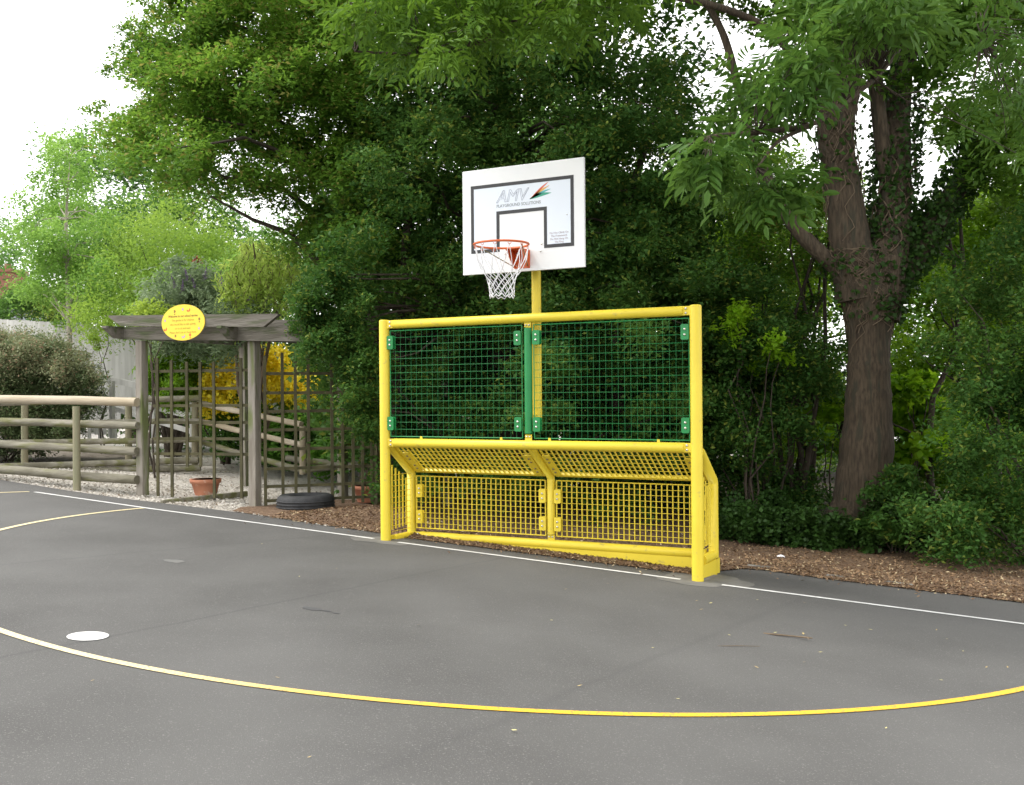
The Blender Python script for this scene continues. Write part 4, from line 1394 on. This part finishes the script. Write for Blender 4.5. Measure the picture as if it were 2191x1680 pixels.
limbs(b, trk, np.concatenate([VF1[2][:60], VF4[2][:12]]), .03, .004)
for P_ in (((1330, 1040, 12.6), (1310, 700, 12.6), (1345, 420, 12.4), (1400, 260, 12.4)), ((820, 1030, 12.2), (850, 800, 12.4), (870, 500, 12.6), (900, 250, 12.8))):
    q_ = np.array([pt(*p) for p in P_]); b.tube(q_, np.linspace(.1, .03, len(q_)), 8)
b.build('trunk', M['bark_d'], fd)

# --- right side hedges and saplings
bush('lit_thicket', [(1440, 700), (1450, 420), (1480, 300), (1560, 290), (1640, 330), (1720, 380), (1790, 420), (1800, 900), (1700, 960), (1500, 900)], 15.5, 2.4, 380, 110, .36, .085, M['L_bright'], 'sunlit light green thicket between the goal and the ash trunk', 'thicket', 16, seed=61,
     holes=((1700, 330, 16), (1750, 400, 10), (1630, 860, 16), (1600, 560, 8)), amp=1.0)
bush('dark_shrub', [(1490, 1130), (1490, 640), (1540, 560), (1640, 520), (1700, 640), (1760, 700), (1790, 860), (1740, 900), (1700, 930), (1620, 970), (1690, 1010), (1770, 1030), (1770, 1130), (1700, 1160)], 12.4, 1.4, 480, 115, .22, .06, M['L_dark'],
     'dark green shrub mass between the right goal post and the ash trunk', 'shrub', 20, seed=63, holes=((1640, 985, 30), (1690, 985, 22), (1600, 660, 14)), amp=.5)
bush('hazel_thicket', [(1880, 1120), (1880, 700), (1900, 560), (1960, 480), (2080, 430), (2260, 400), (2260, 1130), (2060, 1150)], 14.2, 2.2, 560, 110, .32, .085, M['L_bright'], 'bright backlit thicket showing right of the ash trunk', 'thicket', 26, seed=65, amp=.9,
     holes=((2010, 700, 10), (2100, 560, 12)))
bush('dark_hedge', [(1990, 1180), (1960, 1080), (2000, 940), (2040, 820), (2010, 700), (2040, 560), (2120, 480), (2330, 380), (2420, 700), (2420, 1270), (2200, 1250), (2080, 1215)], 10.3, 1.8, 640, 120, .22, .055, M['L_dark'],
     'tall dark hedge at the right edge with leaves down to the mulch', 'hedge', 24, seed=67, amp=.5, sc=160)
bush('undergrowth', [(1540, 1150), (1560, 1080), (1640, 1060), (1720, 1090), (1790, 1120), (1850, 1100), (1960, 1070), (2010, 1120), (2060, 1190), (1960, 1190), (1850, 1180), (1780, 1178), (1650, 1165)], 10.9, .9, 480, 110, .12, .05, M['L_ivy'],
     'low ivy and ground elder growing round the foot of the ash', 'undergrowth', 8, seed=69, asp=.8, amp=.25)
bush('nettle_clump', [(1860, 1130), (1870, 1060), (1910, 1000), (1950, 1010), (1980, 1080), (1970, 1150), (1900, 1170)], 10.6, .5, 48, 50, .11, .085, M['L_dark'], 'fresh green leafy sprig standing right of the ash foot', 'plant', 10, seed=71, asp=.45, droop=.4)
bush('far_wood', [(560, 900), (600, 500), (900, 300), (1300, 200), (1480, 420), (1560, 480), (1700, 560), (1800, 600), (1900, 560), (2300, 420), (2400, 900), (2000, 960), (1700, 940), (1400, 960), (700, 980)], 21, 3.5, 820, 110, .65, .17, M['L_far'],  # backing wall of leaves added to block bright gaps and keep depths dark
     'hazy wood of trees far beyond the dark tree and thickets', 'trees', 20, seed=73)
# dark saplings on the right
for i, (P_, lab) in enumerate(((((2000, 1150, 12), (1985, 960, 12), (1995, 850, 12), (2050, 740, 12), (2040, 560, 12), (2010, 420, 12)), 'thin forked sapling stem right of the ash trunk'),
                               (((2140, 1150, 11.6), (2130, 900, 11.6), (2100, 700, 11.6), (2060, 560, 11.6), (2050, 430, 11.6)), 'dark leaning sapling stem near the right edge'))):
    q_ = np.array([pt(*p) for p in P_]); q_[0][2] = GZ(q_[0][0], q_[0][1])
    b = MB(); b.tube(q_, np.linspace(.045, .015, len(q_)), 8)
    for k in range(5):
        j = rng.integers(1, len(q_)); b.tube(bend(q_[j], q_[j] + np.array([rng.uniform(-.8, .8), rng.uniform(-.3, .3), rng.uniform(.4, 1.0)]), .05, 5, .04), np.linspace(.018, .005, 5), 5)
    o = b.build('sapling', M['bark_d'], None, q_[0]); tag(o, lab, 'sapling')

bush('sycamore_seedlings', [(1895, 850), (1900, 815), (1950, 800), (2000, 830), (2010, 900), (2015, 980), (1960, 1010), (1920, 990)], 12.9, .7, 90, 46, .14, .13, M['L_lit'],  # sunlit patches beside the trunk, imitated by bright leaf colour
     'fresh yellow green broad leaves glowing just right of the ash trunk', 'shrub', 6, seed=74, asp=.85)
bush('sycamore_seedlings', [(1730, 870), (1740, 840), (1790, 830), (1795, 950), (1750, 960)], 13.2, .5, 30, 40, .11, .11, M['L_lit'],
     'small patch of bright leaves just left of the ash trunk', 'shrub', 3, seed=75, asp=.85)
bush('lime_sprays', [(1560, 660), (1600, 635), (1680, 650), (1690, 740), (1640, 800), (1570, 770)], 11.6, .5, 42, 34, .12, .06, M['L_lit'],  # lit patch in the thicket, its light painted into the leaves
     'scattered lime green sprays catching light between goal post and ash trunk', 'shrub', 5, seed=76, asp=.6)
# --- ash tree
AB = pt(1838, 1120, 11.4); AB[2] = GZ(AB[0], AB[1])
ash = thing('ash_tree', tuple(AB), 'big forked ash tree with ivy stems round its trunk, right of the goal', 'tree')
b = MB()


def trunkline(P_, rr, n=18, wob=.05):
    q_ = np.array([pt(*p) for p in P_])
    # resample smooth
    t = np.linspace(0, len(q_) - 1, len(q_) * 5)
    k = np.arange(len(q_))
    Q = np.stack([np.interp(t, k, q_[:, i]) for i in range(3)], 1)
    rq = np.interp(t, k, rr)
    ker = np.array([1, 2, 3, 2, 1]) / 9
    for _ in range(2):
        for i in range(3):
            Q[2:-2, i] = np.convolve(Q[:, i], ker, 'valid')
    rq[2:-2] = np.convolve(rq, ker, 'valid')
    rq = rq * (1 + wob * rng.normal(size=len(rq)) * .5)
    b.tube(Q, rq, n)
    return Q


DA = 11.4
s_ = DA / FPX
main = trunkline([(1815, 1260, DA), (1822, 1120, DA), (1838, 1060, DA), (1850, 1000, DA), (1856, 930, DA), (1857, 860, DA), (1858, 780, DA), (1860, 700, DA), (1856, 640, DA), (1838, 590, DA), (1825, 540, DA)],
                 np.array([58, 50, 52, 57, 54, 47, 43, 45, 55, 57, 44]) * s_, 26)
st1 = trunkline([(1840, 640, DA), (1822, 540, DA), (1812, 470, DA), (1800, 380, DA), (1785, 300, DA - .1), (1790, 230, DA - .2), (1815, 150, DA - .3), (1800, 60, DA - .4), (1770, -80, DA - .5), (1740, -300, DA - .6)],
                np.array([52, 44, 40, 36, 38, 40, 32, 30, 26, 20]) * s_)
st2 = trunkline([(1872, 680, DA), (1890, 600, DA), (1905, 520, DA), (1915, 430, DA), (1915, 350, DA + .1), (1918, 250, DA + .2), (1925, 140, DA + .3), (1980, 20, DA + .4), (2020, -150, DA + .4)],
                np.array([50, 52, 44, 34, 32, 28, 26, 22, 18]) * s_)
trunkline([(1905, 420, DA), (1890, 330, DA), (1880, 250, DA), (1872, 170, DA), (1850, 60, DA)], np.array([20, 17, 16, 15, 12]) * s_, 12)
limbR = trunkline([(1900, 620, DA), (1960, 540, DA), (2010, 460, DA), (2060, 380, DA), (2120, 280, DA), (2200, 180, DA)], np.array([34, 28, 24, 22, 18, 14]) * s_, 12)
trunkline([(1800, 590, DA), (1770, 555, DA), (1730, 520, DA), (1695, 480, DA), (1665, 430, DA), (1640, 380, DA), (1600, 280, DA), (1570, 150, DA), (1545, 60, DA), (1480, -40, DA)], np.array([16, 17, 17, 15, 13, 11, 9, 9, 8, 6]) * s_, 12)
trunkline([(1790, 230, DA), (1700, 120, DA - .5), (1620, 40, DA - 1), (1450, -10, DA - 2), (1300, -12, 8.6), (1150, 10, 8.3)], np.array([10, 8, 7, 6, 5, 5]) * s_, 12)
trunkline([(1260, -5, 8.4), (1150, 30, 8.2), (1080, 60, 8.0), (1010, 100, 7.9), (900, 120, 7.8), (760, 110, 7.8)], np.array([9, 8, 7, 6, 4, 2]) * s_ * .75, 8)
trunkline([(1940, 60, 9), (1920, 110, 8), (1870, 170, 7.4), (1800, 225, 7.2), (1735, 270, 7.1), (1660, 300, 7.0), (1620, 360, 6.9)], np.array([11, 8, 7, 6, 5.5, 4, 2]) * s_ * .6, 8)
trunkline([(1735, 270, 7.1), (1620, 285, 7.0), (1520, 290, 6.9), (1450, 320, 6.9)], np.array([6, 5, 4, 2]) * s_ * .7, 6)
# root flare
for ang_ in np.linspace(0, 6.28, 8)[:-1]:
    dx, dy = math.cos(ang_), math.sin(ang_)
    b0 = pt(1838, 1080, DA)
    e = AB + np.array([dx * .42, dy * .42, -.05]); e[2] = GZ(e[0], e[1]) - .05
    b.tube([b0 + np.array([dx * .1, dy * .1, .15]), b0 + np.array([dx * .25, dy * .25, -.12]), e], [.12, .12, .06], 10)
b.build('trunk', M['bark'], ash)
# dead ivy stems wrapped on the trunk
b = MB()


def wrap(Q, rad_f, n, r_=.009, tmax=1.6):
    for _ in range(n):
        i0 = rng.integers(0, len(Q) - 6); L = rng.integers(5, 16)
        a0 = rng.uniform(0, 6.28); da = rng.uniform(-tmax, tmax)
        P_ = []
        for k in range(L):
            i = min(i0 + k, len(Q) - 1)
            a_ = a0 + da * k / L + .25 * math.sin(k * 1.3 + a0)
            P_.append(Q[i] + (rad_f(i) + .01) * np.array([math.cos(a_), math.sin(a_), 0]) + rng.normal(size=3) * .006)
        b.tube(P_, np.linspace(r_, r_ * .6, L), 5)


wrap(main[34:], lambda i: np.interp(i, [0, 10, 20], [43, 53, 55]) * s_, 110, .0065, 1.5)
wrap(st1[:40], lambda i: np.interp(i, [0, 10, 40], [50, 41, 38]) * s_, 50, .006, .6)
wrap(st2[:30], lambda i: np.interp(i, [0, 10, 30], [50, 46, 32]) * s_, 26, .009, 1.2)
b.build('ivy_stem', M['vine'], ash)
# ivy leaves on the right stem and at the foot
parts = []
for Q, rad, i0, i1, n_ in ((st2, 44, 0, 38, 4200), (limbR, 40, 0, 24, 3400), (st1, 42, 16, 34, 420), (main, 60, 40, 54, 500)):
    i = rng.integers(i0, min(i1, len(Q)), n_)
    a_ = rng.uniform(0, 6.28, n_)
    rr = rad * s_ * rng.uniform(.85, 1.35, n_)
    P_ = Q[i] + np.stack([rr * np.cos(a_), rr * np.sin(a_), rng.uniform(-.08, .08, n_)], 1)
    parts.append(leaf_geo(P_, .06, .1, .85, .3))
P_ = AB + np.stack([rng.normal(size=1500) * .36 - .1, rng.normal(size=1500) * .36, rng.exponential(.11, 1500)], 1) * np.array([1, 1, 1])
parts.append(leaf_geo(P_, .06, .4, .85))
V, F = join(parts); npmesh('ivy_leaf', V, F, M['L_ivy'], ash)


def pinnate(anchor, direction, m_per=4, ll=.1, rl=.26):
    """compound leaves: anchor (n,3), direction (n,3) unit"""
    n = len(anchor)
    d = unit(direction)
    up_ = np.array([0, 0, 1.]) + rng.normal(size=(n, 3)) * .6
    side = unit(np.cross(d, up_)); nr = np.cross(side, d)
    V = []
    sc = rng.uniform(.75, 1.2, n)[:, None]

    def leaflet(c, t, s__, nrm, L):
        W = L * .17
        Vv = np.stack([c, c + t * L * .35 + s__ * W, c + t * L * .72 + s__ * W * .75, c + t * L - nrm * L * .1, c + t * L * .72 - s__ * W * .75, c + t * L * .35 - s__ * W], 1)
        Vv[:, [1, 2, 4, 5]] += (nrm * L * .04)[:, None]
        V.append(Vv)
    for k in range(m_per):
        f = (.3 + .7 * k / m_per)
        c = anchor + d * rl * sc * f - nr * rl * sc * .25 * f ** 2
        for sgn in (-1, 1):
            t = unit(d * .62 + side * sgn * .8 - nr * (.15 + .2 * f) + rng.normal(size=(n, 3)) * .12)
            s__ = unit(np.cross(nr, t)); nn_ = np.cross(t, s__)
            leaflet(c, t, s__, nn_, ll * sc * (.75 + .3 * math.sin(math.pi * (k + 1) / (m_per + 1))))
    t = unit(d - nr * .45)
    s__ = unit(np.cross(nr, t)); leaflet(anchor + d * rl * sc - nr * rl * sc * .25, t, s__, np.cross(t, s__), ll * sc * 1.05)
    V = np.concatenate(V)          # (N,6,3)
    N = len(V)
    base = (np.arange(N) * 6)[:, None]
    F = np.concatenate([base + np.array([[0, 1, 2, 3]]), base + np.array([[0, 3, 4, 5]])])
    return V.reshape(-1, 3), F


def ash_leaves(poly, D, thick, n, holes=(), amp=.4, sc=200, seed=1, grp=5, ll=.1):
    P = sample_poly(poly, n, holes)
    d = D + lump(P, sc, seed) * amp + rng.uniform(-.5, .5, n) * thick
    c = CAM + d[:, None] * (FV + RV * ((P[:, 0] - 1095) / FPX)[:, None] - UV * ((P[:, 1] - 840) / FPX)[:, None])
    k = np.repeat(np.arange(n), grp)
    a_ = rng.uniform(0, 2 * np.pi, n * grp)
    dr = np.stack([np.cos(a_), np.sin(a_), rng.uniform(-.95, .55, n * grp)], 1)
    V, F = pinnate(c[k] + rng.normal(size=(n * grp, 3)) * .03, dr, ll=ll)
    return V, F, c


topP = [(720, -80), (730, 20), (750, 60), (800, 70), (850, 120), (890, 150), (930, 120), (1000, 110), (1100, 90), (1180, 90), (1230, 50), (1330, 30), (1400, 0), (1450, -80)]
a1_ = ash_leaves(topP, 7.9, 1.3, 215, holes=((950, 40, 14), (1130, 70, 12), (1100, 15, 12), (1060, 90, 10), (770, 60, 8)), seed=81, ll=.078)
rightP = [(1520, 300), (1525, 250), (1540, 215), (1570, 190), (1590, 130), (1660, 100), (1700, 50), (1700, -60), (2000, -60), (2010, 30), (1960, 70), (1890, 60), (1850, 70), (1790, 120), (1760, 190), (1680, 215), (1640, 250), (1600, 300), (1570, 340), (1540, 330)]
a2_ = ash_leaves(rightP, 7.2, 1.3, 135, seed=83, holes=((1700, 60, 16), (1620, 150, 12), (1560, 230, 10)), ll=.092)
a5_ = ash_leaves([(2070, -60), (2240, -60), (2240, 320), (2170, 330), (2110, 310), (2060, 260), (2090, 180), (2120, 60)], 8.2, 1.4, 34, seed=86, ll=.085)
a3_ = ash_leaves([(1590, 400), (1610, 380), (1650, 375), (1680, 390), (1670, 410), (1620, 415)], 6.9, .4, 12, seed=84)
a4_ = ash_leaves([(1480, 330), (1500, 320), (1540, 330), (1540, 350), (1490, 355)], 6.8, .4, 8, seed=85)
tw = MB()
for cset, org in ((a1_[2], pt(1150, 30, 8.2)), (a2_[2], None)):
    pass
V, F = join([a2_[:2], a3_[:2], a4_[:2], a5_[:2]])
npmesh('near_foliage', V, F, M['L_ash2'], ash)
V, F = join([a1_[:2]])
npmesh('hanging_foliage', V, F, M['L_ash'], ash)
skel = np.array([pt(*p) for p in ((1260, -5, 8.4), (1150, 30, 8.2), (1080, 60, 8.0), (1010, 100, 7.9), (900, 120, 7.8), (1400, -10, 9), (760, 110, 7.8), (1920, 110, 8), (1870, 170, 7.4), (1800, 225, 7.2), (1735, 270, 7.1), (1620, 285, 7.0), (1520, 290, 6.9), (1620, 360, 6.9), (2000, 40, 8), (2100, 80, 8), (1700, 60, 8))])
for cset in (a1_[2][:90], a2_[2][:110], a3_[2], a4_[2], a5_[2]):
    for T_ in cset:
        a0 = skel[np.argmin(np.linalg.norm(skel - T_, axis=1))]
        tw.tube(bend(a0, T_, .05, 5, .03), np.linspace(.006, .002, 5), 4, caps=False)
tw.build('fine_branches', M['bark_d'], ash)
# upper crown: big mass above and behind the trunk and over the right of the court
parts = []
cr1 = canopy([(1480, 120), (1560, 60), (1700, 60), (1900, 60), (1960, 120), (2040, 330), (2140, 480), (2260, 420), (2260, -300), (1400, -300), (1440, 30)], 11.8, 2.4, 620, 80, .28, .09,
             holes=((1500, 100, 40), (1490, 60, 26), (1750, 290, 30), (1850, 240, 26), (1855, 320, 40), (1730, 330, 26), (1965, 250, 30), (2000, 180, 26), (1985, 310, 26), (2030, 110, 24), (2080, 200, 18), (2050, 260, 16), (2110, 120, 14), (2060, 60, 10), (1980, 60, 10), (1560, 120, 16)), amp=.7, sc=160, seed=87)
parts.append(cr1[:2])


def blob(c, r_, n, size):
    d = unit(rng.normal(size=(n, 3))) * (rng.uniform(.3, 1, n) ** .5)[:, None]
    return leaf_geo(np.array(c) + d * np.array(r_), size, 1, .6)


parts.append(blob((1.5, 3.5, 9.2), (5.0, 4.0, 2.3), 14000, .20))
parts.append(blob((4.6, .2, 7.6), (3.2, 3.6, 1.6), 8000, .20))
V, F = join(parts); npmesh('crown', V, F, M['L_ash'], ash)
# foliage on the small left limb / light leaves by the trunk
bush('elder_shrub', [(1580, 560), (1600, 440), (1660, 330), (1740, 300), (1770, 420), (1790, 560), (1700, 640)], 13.0, 1.2, 120, 120, .26, .06, M['L_maple'], 'loose elder shrub seen just left of the ash fork', 'shrub', 10, seed=89,
     holes=((1700, 340, 22), (1740, 320, 14), (1720, 470, 12)))
bush('elder_shrub', [(1850, 560), (1830, 480), (1850, 380), (1885, 400), (1890, 560)], 13.5, 1.0, 26, 90, .2, .05, M['L_maple'], 'wisps of leaf showing in the gap between the ash stems', 'shrub', 3, seed=90)

# ================================================================== LITTER
tp_ = gp(1665, 1198)
b = MB()
n = 9
gx, gy = np.meshgrid(np.linspace(-.07, .07, n), np.linspace(-.05, .05, n))
zz = .012 + .012 * np.sin(gx * 31 + gy * 50) + .009 * np.cos(gy * 47 - gx * 20) - 4 * gx ** 2 - 5 * gy ** 2
V = np.stack([tp_[0] + gx.ravel(), tp_[1] + gy.ravel(), GZ(tp_[0], tp_[1]) + .02 + zz.ravel()], 1)
b.add(V, [(i * n + j, i * n + j + 1, (i + 1) * n + j + 1, (i + 1) * n + j) for i in range(n - 1) for j in range(n - 1)])
o = b.build('paper_litter', M['paper'], None, tp_); tag(o, 'crumpled white paper scrap lying on the brown mulch', 'litter')
p = gp(1688, 1364)
b = MB()
b.tube([p + (-.16, .01, .008), p + (-.08, -.006, .012), p + (.02, .008, .009), p + (.11, -.01, .013), p + (.14, .0, .01)], [.005, .006, .005, .006, .003], 6)
b.tube([p + (.11, -.01, .013), p + (.13, -.05, .012)], [.004, .002], 5)
o = b.build('twig_on_court', M['vine'], None, p); tag(o, 'short bare twig lying on the asphalt at right', 'twig')
p = gp(1575, 1385)
b = MB(); b.tube([p + (-.1, -.04, .006), p + (0, .01, .007), p + (.12, .06, .006)], [.002, .0025, .0015], 5)
o = b.build('thin_stalk', M['vine'], None, p); tag(o, 'hair thin stalk on the asphalt just left of the twig', 'twig')

b = MB()
V, F = leaf_geo(np.zeros((1, 3)), .04, 8, .55)
src = {}
for nm, mm in (('dryleaf', M['dryleaf']), ('dryleaf2', M['dryleaf2'])):
    V, F = leaf_geo(np.zeros((1, 3)), .038, 9, .5)
    V[:, 2] -= V[:, 2].min() - .003
    V[2, 2] += .008
    o = npmesh('fallen_leaf', V, F, mm)
    src[nm] = o
spots = [(1385, 1180 + 0, 1), (95, 0, 0)]
leafpx = [(895, 1340, 0), (720, 1218, 1), (198, 1458, 0), (1100, 1567, 1), (662, 1622, 0), (1505, 1280, 0), (1490, 1287, 0), (1520, 1293, 1), (1500, 1306, 0), (1620, 1285, 1), (1720, 1291, 0), (1750, 1330, 0), (1808, 1340, 1), (1862, 1350, 1),
          (1393, 1325, 0), (1560, 1361, 1), (1396, 1388, 1), (1658, 1356, 1), (1718, 1358, 0), (1755, 1398, 1), (1720, 1419, 0), (1618, 1430, 0), (2003, 1349, 0), (2025, 1369, 1), (1955, 1389, 0), (2060, 1396, 1), (2110, 1429, 0),
          (2155, 1429, 0), (2013, 1458, 1), (1450, 1498, 1), (1240, 1470, 0), (593, 1452, 0), (1180, 1330, 1), (980, 1280, 0), (640, 1235, 1), (1030, 1190, 0), (560, 1165, 1), (1895, 1560, 1), (1300, 1250, 0), (1210, 1262, 0)]
for i, (px, py, k) in enumerate(leafpx):
    s0 = src['dryleaf2' if k else 'dryleaf']
    o = s0 if i in (0, 1) and False else s0.copy()
    C.link(o)
    p = gp(px, py)
    o.location = (p[0], p[1], GZ(p[0], p[1]) + .001)
    o.rotation_euler = (R(2), R(3), rng.uniform(0, 6.28))
    s_1 = rng.uniform(.6, 1.2); o.scale = (s_1, s_1, s_1)
    tag(o, 'small ' + ('pale yellow' if k else 'tan brown') + ' dry leaf lying on the grey asphalt court', 'leaf', ('pale yellow' if k else 'tan brown') + ' leaves fallen on the court')
for o in src.values(): bpy.data.objects.remove(o)
